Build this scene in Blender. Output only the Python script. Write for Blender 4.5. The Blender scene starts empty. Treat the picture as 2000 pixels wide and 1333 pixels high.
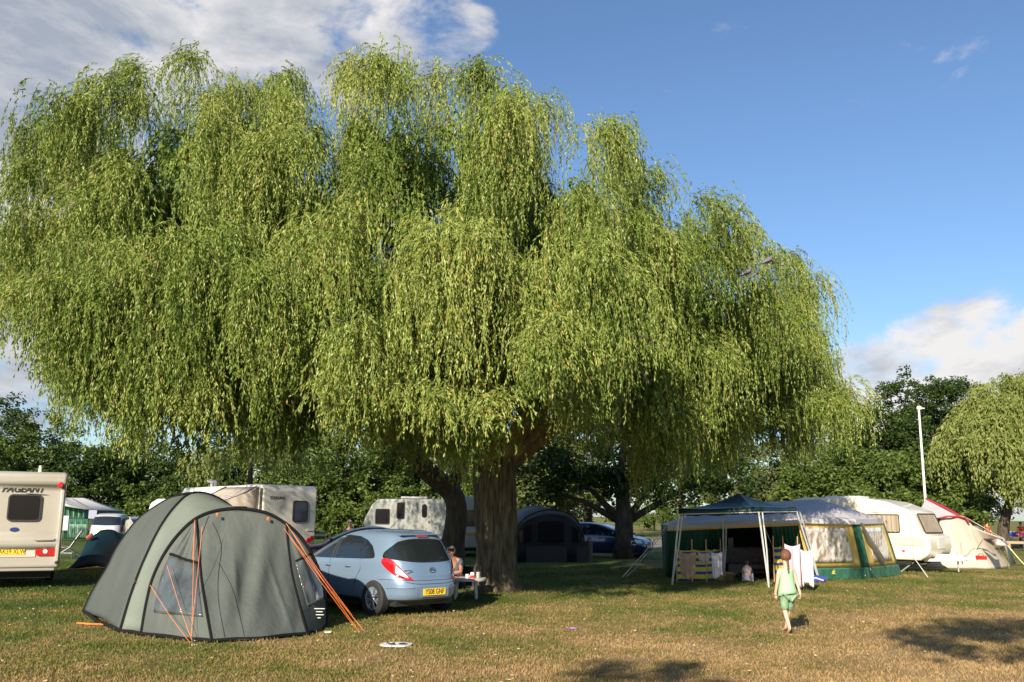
import bpy, bmesh, math, random
import numpy as np
from mathutils import Vector, Matrix
R = math.radians
random.seed(7); rng = np.random.default_rng(7)
sc = bpy.context.scene
# ------------------------------------------------------------------ camera, sky, sun, exposure
H, F, PITCH, ROLL = 1.78, 1800.0, math.atan(339.5/1800), 0.010
_f = Vector((0, math.cos(PITCH), math.sin(PITCH))); _r0 = Vector((1, 0, 0)); _u0 = Vector((0, -math.sin(PITCH), math.cos(PITCH)))
_r = _r0*math.cos(ROLL) + _u0*math.sin(ROLL); _u = _u0*math.cos(ROLL) - _r0*math.sin(ROLL)
camd = bpy.data.cameras.new('camera'); cam = bpy.data.objects.new('camera', camd); sc.collection.objects.link(cam)
m = Matrix.Identity(4)
for i, v in enumerate((_r, _u, -_f)):
    for j in range(3): m[j][i] = v[j]
m.translation = (0, 0, H); cam.matrix_world = m
camd.sensor_width = 36; camd.lens = 36*F/2000; camd.clip_end = 3000; camd.clip_start = .1
sc.camera = cam
SUN_EL, SUNX, SUNY = R(24), -0.368, -0.93
sund = bpy.data.lights.new('sun', 'SUN'); sund.energy = 4.8; sund.angle = R(.5); sund.color = (1, .88, .70)
sun = bpy.data.objects.new('sun', sund); sc.collection.objects.link(sun)
sdir = Vector((SUNX*math.cos(SUN_EL), SUNY*math.cos(SUN_EL), math.sin(SUN_EL)))
sun.rotation_euler = sdir.to_track_quat('Z', 'Y').to_euler()
sc.view_settings.view_transform = 'Standard'; sc.view_settings.look = 'None'; sc.view_settings.exposure = 1.0
sc.view_settings.gamma = 1
sc.cycles.max_bounces = 6; sc.cycles.transparent_max_bounces = 12
W = bpy.data.worlds.new('World'); sc.world = W; W.use_nodes = True
def pdir(px, py): return (_f + _r*((px-1000)/F) + _u*((666.5-py)/F)).normalized()
def P(px, py, Y):
    d = pdir(px, py); return Vector((0, 0, H)) + d*(Y/d.y)
def G(px, py, z=0):
    d = pdir(px, py); return Vector((0, 0, H)) + d*((z-H)/d.z)
def sky():
    nt = W.node_tree; N = nt.nodes; L = nt.links; N.clear()
    def nd(t, **k):
        n = N.new(t)
        for a, b in k.items(): setattr(n, a, b)
        return n
    out = nd('ShaderNodeOutputWorld'); bg = nd('ShaderNodeBackground'); bg.inputs[1].default_value = .074
    s = nd('ShaderNodeTexSky', sky_type='NISHITA', sun_disc=False, sun_elevation=SUN_EL, sun_rotation=math.atan2(SUNX, SUNY), dust_density=.6, air_density=1.0, ozone_density=2.2)
    tc = nd('ShaderNodeTexCoord')
    def math_(op, a, b=None, clamp=False):
        n = nd('ShaderNodeMath', operation=op, use_clamp=clamp)
        for i, v in enumerate((a, b)):
            if v is None: continue
            if isinstance(v, (int, float)): n.inputs[i].default_value = v
            else: L.new(v, n.inputs[i])
        return n.outputs[0]
    mp = nd('ShaderNodeMapping'); mp.inputs['Scale'].default_value = (1, 1, 1.9); L.new(tc.outputs['Generated'], mp.inputs[0])
    def noise(scale, det, rough, dist=0, off=0):
        n = nd('ShaderNodeTexNoise'); n.inputs['Scale'].default_value = scale; n.inputs['Detail'].default_value = det
        n.inputs['Roughness'].default_value = rough; n.inputs['Distortion'].default_value = dist
        if off:
            a = nd('ShaderNodeVectorMath', operation='ADD'); a.inputs[1].default_value = (off, off*.7, off*.3); L.new(mp.outputs[0], a.inputs[0]); L.new(a.outputs[0], n.inputs[0])
        else: L.new(mp.outputs[0], n.inputs[0])
        return n.outputs['Fac']
    n1 = noise(7.5, 12, .62, .25); n2 = noise(6, 9, .6, .3, 3.1)
    bias = None
    # (px, py, inner radius deg, outer radius deg, weight): where in the sky the cloud banks stand
    for px, py, r0, r1, w in ((250, -60, 4, 14.0, .44), (660, 0, 2, 10, .46), (30, 180, 2, 9, .40), (880, 60, 1.5, 4.2, .36), (1900, 820, 3.0, 8.6, .44), (1680, 820, 2.0, 7, .42), (2150, 800, 4, 8, .5), (30, 770, 1, 6, .42), (-350, 300, 8, 16, .5),
                              (1850, 75, .6, 4, .24), (1430, 30, .5, 3, .25), (1690, 180, .3, 2.0, .22), (1300, 190, .2, 1.2, .20)):
        d = pdir(px, py)
        dot = nd('ShaderNodeVectorMath', operation='DOT_PRODUCT'); L.new(tc.outputs['Generated'], dot.inputs[0]); dot.inputs[1].default_value = d
        mr = nd('ShaderNodeMapRange', interpolation_type='SMOOTHSTEP'); L.new(dot.outputs['Value'], mr.inputs[0])
        mr.inputs[1].default_value = math.cos(R(r1)); mr.inputs[2].default_value = math.cos(R(r0)); mr.inputs[3].default_value = 0; mr.inputs[4].default_value = w
        bias = mr.outputs[0] if bias is None else math_('MAXIMUM', bias, mr.outputs[0])
    v = math_('ADD', n1, bias)
    cm = nd('ShaderNodeMapRange', interpolation_type='SMOOTHSTEP'); L.new(v, cm.inputs[0]); cm.inputs[1].default_value = .74; cm.inputs[2].default_value = .92
    ramp = nd('ShaderNodeValToRGB'); L.new(n2, ramp.inputs[0])
    e = ramp.color_ramp.elements; e[0].position = .40; e[0].color = (.40, .45, .54, 1); e[1].position = .62; e[1].color = (.92, .90, .89, 1)
    mul = nd('ShaderNodeVectorMath', operation='SCALE'); L.new(ramp.outputs[0], mul.inputs[0]); mul.inputs['Scale'].default_value = 6.6
    tint = nd('ShaderNodeMix', data_type='RGBA', blend_type='MULTIPLY'); tint.inputs[0].default_value = 1; L.new(s.outputs[0], tint.inputs[6]); tint.inputs[7].default_value = (.84, .95, 1.08, 1)
    mix = nd('ShaderNodeMix', data_type='RGBA'); L.new(cm.outputs[0], mix.inputs[0]); L.new(tint.outputs[2], mix.inputs[6]); L.new(mul.outputs[0], mix.inputs[7])
    L.new(mix.outputs[2], bg.inputs[0]); L.new(bg.outputs[0], out.inputs[0])
sky()
# ------------------------------------------------------------------ materials
MC = {}
def mat(name, col, rough=.6, metal=0., col2=None, nscale=4, bump=0., bscale=30, alpha=1., coat=0, spec=.5, trans=0, stretch=(1, 1, 1), npos=(.35, .65), flake=0):
    if name in MC: return MC[name]
    M = bpy.data.materials.new(name); M.use_nodes = True; nt = M.node_tree; N = nt.nodes; L = nt.links
    b = N['Principled BSDF']; b.inputs['Base Color'].default_value = (*col, 1); b.inputs['Roughness'].default_value = rough; b.inputs['Metallic'].default_value = metal
    b.inputs['Specular IOR Level'].default_value = spec; b.inputs['Coat Weight'].default_value = coat; b.inputs['Alpha'].default_value = alpha
    tc = N.new('ShaderNodeTexCoord'); mp = N.new('ShaderNodeMapping'); mp.inputs['Scale'].default_value = stretch; L.new(tc.outputs['Object'], mp.inputs[0])
    if col2:
        n = N.new('ShaderNodeTexNoise'); n.inputs['Scale'].default_value = nscale; n.inputs['Detail'].default_value = 6; L.new(mp.outputs[0], n.inputs[0])
        r = N.new('ShaderNodeValToRGB'); L.new(n.outputs['Fac'], r.inputs[0]); r.color_ramp.elements[0].position = npos[0]; r.color_ramp.elements[1].position = npos[1]
        r.color_ramp.elements[0].color = (*col, 1); r.color_ramp.elements[1].color = (*col2, 1); L.new(r.outputs[0], b.inputs['Base Color'])
    if bump:
        n = N.new('ShaderNodeTexNoise'); n.inputs['Scale'].default_value = bscale; n.inputs['Detail'].default_value = 5; L.new(mp.outputs[0], n.inputs[0])
        bp = N.new('ShaderNodeBump'); bp.inputs['Strength'].default_value = bump; bp.inputs['Distance'].default_value = .02; L.new(n.outputs['Fac'], bp.inputs['Height']); L.new(bp.outputs[0], b.inputs['Normal'])
    if trans:
        tr = N.new('ShaderNodeBsdfTranslucent'); mx = N.new('ShaderNodeMixShader'); mx.inputs[0].default_value = trans; tr.inputs[0].default_value = (*col, 1)
        L.new(b.outputs[0], mx.inputs[1]); L.new(tr.outputs[0], mx.inputs[2]); L.new(mx.outputs[0], N['Material Output'].inputs[0])
    MC[name] = M; return M
def leafmat(name, cols, trans=.35, rough=.5, tcol=1.3):
    if name in MC: return MC[name]
    M = bpy.data.materials.new(name); M.use_nodes = True; nt = M.node_tree; N = nt.nodes; L = nt.links
    b = N['Principled BSDF']; b.inputs['Roughness'].default_value = rough; b.inputs['Specular IOR Level'].default_value = .16
    a = N.new('ShaderNodeAttribute'); a.attribute_name = 'tint'; r = N.new('ShaderNodeValToRGB'); L.new(a.outputs['Fac'], r.inputs[0])
    el = r.color_ramp.elements
    while len(el) < len(cols): el.new(.5)
    for e, (p, c) in zip(sorted(el, key=lambda q: q.position), cols): e.position = p; e.color = (*c, 1)
    L.new(r.outputs[0], b.inputs['Base Color'])
    tr = N.new('ShaderNodeBsdfTranslucent'); mx = N.new('ShaderNodeMixShader'); mx.inputs[0].default_value = trans
    hs = N.new('ShaderNodeMix'); hs.data_type = 'RGBA'; hs.blend_type = 'MULTIPLY'; hs.inputs[0].default_value = 1; L.new(r.outputs[0], hs.inputs[6]); hs.inputs[7].default_value = (tcol, tcol, .6*tcol, 1)
    L.new(hs.outputs[2], tr.inputs[0]); L.new(b.outputs[0], mx.inputs[1]); L.new(tr.outputs[0], mx.inputs[2]); L.new(mx.outputs[0], N['Material Output'].inputs[0])
    MC[name] = M; return M
def stripemat(name, axis, bands, rough=.8):
    """bands: (end position 0..1 along the object's generated axis, colour), constant"""
    M = bpy.data.materials.new(name); M.use_nodes = True; nt = M.node_tree; N = nt.nodes; L = nt.links; b = N['Principled BSDF']; b.inputs['Roughness'].default_value = rough
    tc = N.new('ShaderNodeTexCoord'); sx = N.new('ShaderNodeSeparateXYZ'); L.new(tc.outputs['Generated'], sx.inputs[0]); r = N.new('ShaderNodeValToRGB'); r.color_ramp.interpolation = 'CONSTANT'
    L.new(sx.outputs[axis], r.inputs[0]); el = r.color_ramp.elements
    while len(el) < len(bands): el.new(.5)
    for e, (p, c) in zip(list(el), bands): pass
    ps = sorted(range(len(bands)), key=lambda i: bands[i][0])
    for i in range(len(bands)): el[i].position = bands[i][0]
    for i in range(len(bands)): el[i].color = (*bands[i][1], 1)
    L.new(r.outputs[0], b.inputs['Base Color']); MC[name] = M; return M
# ------------------------------------------------------------------ objects
def tag(o, label=None, cat=None, group=None, kind=None):
    if label: o['label'] = label
    if cat: o['category'] = cat
    if group: o['group'] = group
    if kind: o['kind'] = kind
    return o
def thing(name, label, cat, loc=(0, 0, 0), rotz=0, group=None):
    o = bpy.data.objects.new(name, None); sc.collection.objects.link(o); o.location = loc; o.rotation_euler = (0, 0, rotz); o.empty_display_size = .2
    return tag(o, label, cat, group)
def copy_tree(o, parent=None, loc=None, rotz=None, label=None):
    c = o.copy(); sc.collection.objects.link(c); c.parent = parent
    if loc is not None: c.location = loc
    if rotz is not None: c.rotation_euler = (0, 0, rotz)
    if label: c['label'] = label
    for ch in [x for x in sc.objects if x.parent == o]: copy_tree(ch, c)
    return c
class B:
    """collects geometry, then links it as ONE mesh object"""
    def __init__(s): s.v = []; s.f = []
    def add(s, vs, fs):
        k = len(s.v); s.v += [tuple(v) for v in vs]; s.f += [tuple(i+k for i in f) for f in fs]; return s
    def box(s, c, d, rot=None):
        c = Vector(c); vs = []
        for x in (-1, 1):
            for y in (-1, 1):
                for z in (-1, 1):
                    v = Vector((x*d[0]/2, y*d[1]/2, z*d[2]/2)); vs.append(c + (rot @ v if rot else v))
        return s.add(vs, [(0, 1, 3, 2), (4, 6, 7, 5), (0, 4, 5, 1), (2, 3, 7, 6), (0, 2, 6, 4), (1, 5, 7, 3)])
    def tube(s, pts, rad, n=8, cap=True, flat=1.):
        pts = [Vector(p) for p in pts]; rads = rad if isinstance(rad, (list, tuple)) else [rad]*len(pts); vs = []; ref = None
        for i, p in enumerate(pts):
            t = (pts[min(i+1, len(pts)-1)] - pts[max(i-1, 0)]).normalized()
            if ref is None: ref = Vector((0, 0, 1)) if abs(t.z) < .9 else Vector((1, 0, 0))
            a = t.cross(ref)
            if a.length < 1e-4: a = t.cross(Vector((0, 1, 0)))
            a.normalize(); b = a.cross(t).normalized(); ref = b
            for k in range(n):
                q = 2*math.pi*k/n; vs.append(p + a*math.cos(q)*rads[i] + b*math.sin(q)*rads[i]*flat)
        fs = [(i*n+k, i*n+(k+1) % n, (i+1)*n+(k+1) % n, (i+1)*n+k) for i in range(len(pts)-1) for k in range(n)]
        if cap: fs += [tuple(range(n))[::-1], tuple((len(pts)-1)*n+k for k in range(n))]
        return s.add(vs, fs)
    def lathe(s, prof, c=(0, 0, 0), axis='z', n=24):
        vs = []
        for r, h in prof:
            for k in range(n):
                q = 2*math.pi*k/n; x, y = r*math.cos(q), r*math.sin(q)
                v = (x, y, h) if axis == 'z' else (x, h, y) if axis == 'y' else (h, x, y)
                vs.append(Vector(c)+Vector(v))
        m_ = len(prof); fs = [(i*n+k, i*n+(k+1) % n, (i+1)*n+(k+1) % n, (i+1)*n+k) for i in range(m_-1) for k in range(n)]
        return s.add(vs, fs)
    def slab(s, c, u, v, w, h, r=.05, t=.02, seg=4):
        """rounded rectangle w x h spanned by unit vectors u, v with thickness t along u x v (outwards)"""
        c = Vector(c); u = Vector(u).normalized(); v = Vector(v).normalized(); n = u.cross(v); r = min(r, w/2-.001, h/2-.001); o = []
        for cx, cy, a0 in ((w/2-r, h/2-r, 0), (-w/2+r, h/2-r, 90), (-w/2+r, -h/2+r, 180), (w/2-r, -h/2+r, 270)):
            for k in range(seg+1):
                a = R(a0+90*k/seg); o.append((cx+r*math.cos(a), cy+r*math.sin(a)))
        k = len(o); vs = [c+u*x+v*y for x, y in o] + [c+u*x+v*y+n*t for x, y in o]
        return s.add(vs, [tuple(range(k))[::-1], tuple(range(k, 2*k))] + [(i, (i+1) % k, k+(i+1) % k, k+i) for i in range(k)])
    def frame(s, c, u, v, w, h, b, r=.05, t=.02, seg=4):
        c = Vector(c); u = Vector(u).normalized(); v = Vector(v).normalized(); n = u.cross(v)
        def ring(w, h, r):
            r = max(.002, min(r, w/2-.001, h/2-.001)); o = []
            for cx, cy, a0 in ((w/2-r, h/2-r, 0), (-w/2+r, h/2-r, 90), (-w/2+r, -h/2+r, 180), (w/2-r, -h/2+r, 270)):
                for k in range(seg+1):
                    a = R(a0+90*k/seg); o.append((cx+r*math.cos(a), cy+r*math.sin(a)))
            return o
        A = ring(w, h, r); I = ring(w-2*b, h-2*b, r-b); k = len(A)
        vs = [c+u*x+v*y for x, y in A]+[c+u*x+v*y+n*t for x, y in A]+[c+u*x+v*y for x, y in I]+[c+u*x+v*y+n*t for x, y in I]; fs = []
        for i in range(k):
            j = (i+1) % k; fs += [(i, j, k+j, k+i), (k+i, k+j, 3*k+j, 3*k+i), (2*k+j, 2*k+i, 3*k+i, 3*k+j), (j, i, 2*k+i, 2*k+j)]
        return s.add(vs, fs)
    def prism(s, poly, d0, d1, plane='xz'):
        def q(a, b, d): return (a, d, b) if plane == 'xz' else (a, b, d) if plane == 'xy' else (d, a, b)
        k = len(poly); vs = [q(a, b, d0) for a, b in poly]+[q(a, b, d1) for a, b in poly]
        return s.add(vs, [tuple(range(k)), tuple(range(2*k-1, k-1, -1))]+[(i, k+i, k+(i+1) % k, (i+1) % k) for i in range(k)])
    def grid(s, rows, closed=False):
        nr, nc = len(rows), len(rows[0]); vs = [p for r in rows for p in r]
        fs = [(i*nc+j, i*nc+(j+1) % nc, (i+1)*nc+(j+1) % nc, (i+1)*nc+j) for i in range(nr-1) for j in range(nc if closed else nc-1)]
        return s.add(vs, fs)
    def build(s, name, m, parent=None, smooth=True, bevel=0, solid=0, sub=0, world=False, kind=None, auto=True, seg=2):
        me = bpy.data.meshes.new(name); off = Vector(parent.location) if (parent and world) else Vector((0, 0, 0))
        me.from_pydata([tuple(Vector(v)-off) for v in s.v], [], s.f); me.materials.append(m)
        bm = bmesh.new(); bm.from_mesh(me); bmesh.ops.remove_doubles(bm, verts=bm.verts, dist=1e-5); bmesh.ops.recalc_face_normals(bm, faces=bm.faces) if not solid else None; bm.to_mesh(me); bm.free()
        if smooth: me.shade_smooth()
        if smooth and auto:
            try: me.set_sharp_from_angle(angle=R(38))
            except Exception: pass
        o = bpy.data.objects.new(name, me); sc.collection.objects.link(o); o.parent = parent
        if bevel: b = o.modifiers.new('b', 'BEVEL'); b.width = bevel; b.segments = seg; b.limit_method = 'ANGLE'; b.angle_limit = R(35)
        if solid: q = o.modifiers.new('s', 'SOLIDIFY'); q.thickness = solid; q.offset = 0
        if sub: q = o.modifiers.new('u', 'SUBSURF'); q.levels = q.render_levels = sub
        if kind: o['kind'] = kind
        return o
def bake(o):
    """apply an object's modifiers without operators"""
    dg = bpy.context.evaluated_depsgraph_get(); me = bpy.data.meshes.new_from_object(o.evaluated_get(dg)); o.modifiers.clear(); old = o.data; o.data = me; bpy.data.meshes.remove(old); return o
def npmesh(name, V, Fq, m, parent=None, tint=None, k=4):
    me = bpy.data.meshes.new(name); me.vertices.add(len(V)); me.vertices.foreach_set('co', np.ascontiguousarray(V, dtype=np.float32).ravel())
    nf = len(Fq); me.loops.add(nf*k); me.loops.foreach_set('vertex_index', np.ascontiguousarray(Fq, dtype=np.int32).ravel()); me.polygons.add(nf)
    me.polygons.foreach_set('loop_start', np.arange(0, nf*k, k, dtype=np.int32))
    me.update(calc_edges=True); me.validate() if nf < 10 else None
    if tint is not None: a = me.attributes.new('tint', 'FLOAT', 'POINT'); a.data.foreach_set('value', tint.astype(np.float32))
    me.materials.append(m); o = bpy.data.objects.new(name, me); sc.collection.objects.link(o); o.parent = parent; return o
def unit(a): return a/np.maximum(np.linalg.norm(a, axis=1, keepdims=True), 1e-9)
def leaves(name, C, D, Ln, Wd, tint, m, parent, off=(0, 0, 0), fat=.45):
    """one diamond leaf per row: base C, axis D, length Ln, width Wd"""
    n = len(C); D = unit(D); S = unit(np.cross(D, rng.normal(size=(n, 3)))); Ln = Ln[:, None]; Wd = Wd[:, None]
    V = np.empty((n, 4, 3)); V[:, 0] = C; V[:, 1] = C+D*Ln*fat+S*Wd/2; V[:, 2] = C+D*Ln; V[:, 3] = C+D*Ln*fat-S*Wd/2; V -= np.array(off)
    return npmesh(name, V.reshape(-1, 3), np.arange(4*n).reshape(-1, 4), m, parent, np.repeat(tint, 4))
def text(s, size, c, u, v, m, parent, name='lettering', shear=0, world=False, depth=.002, bold=0, sx=1):
    cu = bpy.data.curves.new('t', 'FONT'); cu.body = s; cu.size = size; cu.align_x = 'CENTER'; cu.align_y = 'CENTER'; cu.extrude = depth; cu.shear = shear; cu.offset = bold
    o = bpy.data.objects.new('t', cu); sc.collection.objects.link(o); dg = bpy.context.evaluated_depsgraph_get(); dg.update(); me = bpy.data.meshes.new_from_object(o.evaluated_get(dg))
    bpy.data.objects.remove(o); u = Vector(u).normalized(); v = Vector(v).normalized(); n = u.cross(v); c = Vector(c)-(Vector(parent.location) if world else Vector((0, 0, 0)))
    for q in me.vertices: q.co = c+u*q.co.x*sx+v*q.co.y+n*q.co.z
    me.name = name; me.materials.clear(); me.materials.append(m); o = bpy.data.objects.new(name, me); sc.collection.objects.link(o); o.parent = parent; return o
def spline(pts, n):
    """Catmull-Rom through pts, n samples evenly by length"""
    p = [Vector(q) for q in pts]; p = [p[0]*2-p[1]]+p+[p[-1]*2-p[-2]]; o = []
    for i in range(1, len(p)-2):
        for k in range(12):
            t = k/12; a, b, c, d = p[i-1:i+3]
            o.append(.5*((2*b)+(c-a)*t+(2*a-5*b+4*c-d)*t*t+(3*b-a-3*c+d)*t**3))
    o.append(p[-2]); L = [0]
    for a, b in zip(o, o[1:]): L.append(L[-1]+(b-a).length)
    r = []; j = 0
    for k in range(n):
        s = L[-1]*k/(n-1)
        while j < len(L)-2 and L[j+1] < s: j += 1
        t = (s-L[j])/max(L[j+1]-L[j], 1e-9); r.append(o[j].lerp(o[j+1], min(max(t, 0), 1)))
    return r
def skin(name, J, E, m, parent, sub=2, extra=None, sm=True):
    """J: name -> (x,y,z,r) ; E: edges. One continuous skinned surface"""
    ks = list(J); me = bpy.data.meshes.new(name); me.from_pydata([J[k][:3] for k in ks], [(ks.index(a), ks.index(b)) for a, b in E], [])
    o = bpy.data.objects.new(name, me); sc.collection.objects.link(o); o.modifiers.new('s', 'SKIN')
    for i, k in enumerate(ks):
        r = J[k][3]; r = r if isinstance(r, tuple) else (r, r); me.skin_vertices[0].data[i].radius = r; me.skin_vertices[0].data[i].use_root = (i == 0)
    q = o.modifiers.new('u', 'SUBSURF'); q.levels = q.render_levels = sub
    bake(o); me = o.data
    if extra:
        bm = bmesh.new(); bm.from_mesh(me)
        for e in extra.v and [extra]:
            vs = [bm.verts.new(v) for v in e.v]
            for f in e.f:
                try: bm.faces.new([vs[i] for i in f])
                except ValueError: pass
        bm.to_mesh(me); bm.free()
    me.materials.clear(); me.materials.append(m); me.shade_smooth(); o.parent = parent; return o
# ------------------------------------------------------------------ ground, road, grass
def groundmat(name, blades=False):
    M = bpy.data.materials.new(name); M.use_nodes = True; nt = M.node_tree; N = nt.nodes; L = nt.links; b = N['Principled BSDF']; b.inputs['Roughness'].default_value = .9; b.inputs['Specular IOR Level'].default_value = .15
    ge = N.new('ShaderNodeNewGeometry'); 
    def noise(sc_, det, rough=.55, st=(1, 1, 1), dist=0):
        mp = N.new('ShaderNodeMapping'); mp.inputs['Scale'].default_value = st; L.new(ge.outputs['Position'], mp.inputs[0])
        n = N.new('ShaderNodeTexNoise'); n.inputs['Scale'].default_value = sc_; n.inputs['Detail'].default_value = det; n.inputs['Roughness'].default_value = rough; n.inputs['Distortion'].default_value = dist; L.new(mp.outputs[0], n.inputs[0]); return n.outputs['Fac']
    def ma(op, a, c):
        n = N.new('ShaderNodeMath'); n.operation = op
        for i, v in enumerate((a, c)):
            if isinstance(v, (int, float)): n.inputs[i].default_value = v
            else: L.new(v, n.inputs[i])
        return n.outputs[0]
    a = noise(.42, 5, .6); c = noise(2.4, 5, .68, (1, 1.3, 1)); e = noise(14, 4, .7)
    # parched toward the open side, greener further in
    sx = N.new('ShaderNodeSeparateXYZ'); L.new(ge.outputs['Position'], sx.inputs[0])
    g1 = N.new('ShaderNodeMapRange'); L.new(sx.outputs[1], g1.inputs[0]); g1.inputs[1].default_value = 10; g1.inputs[2].default_value = 24; g1.inputs[3].default_value = .13; g1.inputs[4].default_value = -.13
    g2 = N.new('ShaderNodeMapRange'); L.new(sx.outputs[0], g2.inputs[0]); g2.inputs[1].default_value = -6; g2.inputs[2].default_value = 7; g2.inputs[3].default_value = -.11; g2.inputs[4].default_value = .07
    v = ma('ADD', ma('MULTIPLY', a, .75), ma('ADD', ma('MULTIPLY', c, .5), ma('MULTIPLY', e, .55)))
    v = ma('ADD', ma('SUBTRACT', v, .375), ma('ADD', g1.outputs[0], g2.outputs[0]))
    r = N.new('ShaderNodeValToRGB'); L.new(v, r.inputs[0]); el = r.color_ramp.elements
    cols = [(.28, (.052, .085, .016)), (.42, (.115, .138, .030)), (.52, (.200, .168, .056)), (.62, (.315, .215, .098)), (.82, (.42, .295, .15))]
    while len(el) < len(cols): el.new(.5)
    for i, (p, q) in enumerate(cols): el[i].position = p; 
    for i, (p, q) in enumerate(cols): el[i].color = (*q, 1)
    L.new(r.outputs[0], b.inputs['Base Color'])
    if not blades:
        bp = N.new('ShaderNodeBump'); bp.inputs['Strength'].default_value = .9; bp.inputs['Distance'].default_value = .05; n = noise(26, 6, .75); L.new(n, bp.inputs['Height']); L.new(bp.outputs[0], b.inputs['Normal'])
    else:
        at = N.new('ShaderNodeAttribute'); at.attribute_name = 'tint'
        mr = N.new('ShaderNodeMapRange'); L.new(at.outputs['Fac'], mr.inputs[0]); mr.inputs[3].default_value = .85; mr.inputs[4].default_value = 1.18
        mu = N.new('ShaderNodeVectorMath'); mu.operation = 'SCALE'; L.new(r.outputs[0], mu.inputs[0]); L.new(mr.outputs[0], mu.inputs['Scale']); L.new(mu.outputs[0], b.inputs['Base Color'])
        tr = N.new('ShaderNodeBsdfTranslucent'); mx = N.new('ShaderNodeMixShader'); mx.inputs[0].default_value = .3; L.new(mu.outputs[0], tr.inputs[0]); L.new(b.outputs[0], mx.inputs[1]); L.new(tr.outputs[0], mx.inputs[2]); L.new(mx.outputs[0], N['Material Output'].inputs[0])
    return M
xs = [-1500, -300, -80]+[x for x in range(-60, 61, 4)]+[80, 300, 1500]; ys = [-200, -60, -20]+[y for y in range(-10, 111, 4)]+[160, 300, 600, 1500]
g = B().grid([[Vector((x, y, 0)) for x in xs] for y in ys]).build('ground', groundmat('dry_grass'), smooth=False, kind='structure')
asph = mat('asphalt', (.16, .135, .13), .9, col2=(.21, .18, .17), nscale=6)
def strip(name, pts, w, z, m):
    l = []; r = []
    for i, p in enumerate(pts):
        t = (Vector(pts[min(i+1, len(pts)-1)])-Vector(pts[max(i-1, 0)])).normalized(); n = Vector((-t.y, t.x)); l.append(Vector((*(Vector(p)+n*w/2), z))); r.append(Vector((*(Vector(p)-n*w/2), z)))
    return B().grid([l, r]).build(name, m, smooth=False, kind='structure')
def g2(px, py): q = G(px, py); return (q.x, q.y)
strip('road', [g2(1100, 1062), g2(1180, 1064.5), g2(1250, 1066), g2(1320, 1066), g2(1400, 1062), (60, 78)], 7.5, .008, asph)
strip('side_road', [g2(1300, 1066), g2(1320, 1056), g2(1420, 1040), g2(1700, 1032)], 6, .004, asph)
n = 430000
yy = 8.8+25*rng.random(n)**1.6; xx = (rng.random(n)*2-1)*(yy*.62+.5); C = np.stack([xx, yy, np.zeros(n)-.003], 1)
keep = rng.random(n) < .4+.6*(np.sin(xx*2.1+np.sin(yy*1.7)*2)*.5+.5)
C = C[keep]; n = len(C)
D = np.stack([rng.normal(0, .55, n), rng.normal(0, .55, n), np.ones(n)], 1)
leaves('grass', C, D, rng.uniform(.018, .050, n)*(1+.02*C[:, 1]), rng.uniform(.006, .013, n)*(1+.02*C[:, 1]), rng.random(n), groundmat('grass_blades', True), None)['kind'] = 'stuff'
n = 1500
yy = 9+17*rng.random(n)**1.3; xx = (rng.random(n)*2-1)*(yy*.6); C = np.stack([xx, yy, np.full(n, .03)], 1); D = np.stack([rng.normal(0, 1, n), rng.normal(0, 1, n), rng.normal(0, .25, n)], 1)
leaves('fallen_leaves', C, D, rng.uniform(.03, .06, n), rng.uniform(.012, .022, n), rng.random(n), leafmat('dead_leaf', [(0, (.30, .18, .08)), (.5, (.42, .31, .16)), (1, (.50, .42, .26))], .1), None)['kind'] = 'stuff'
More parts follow.
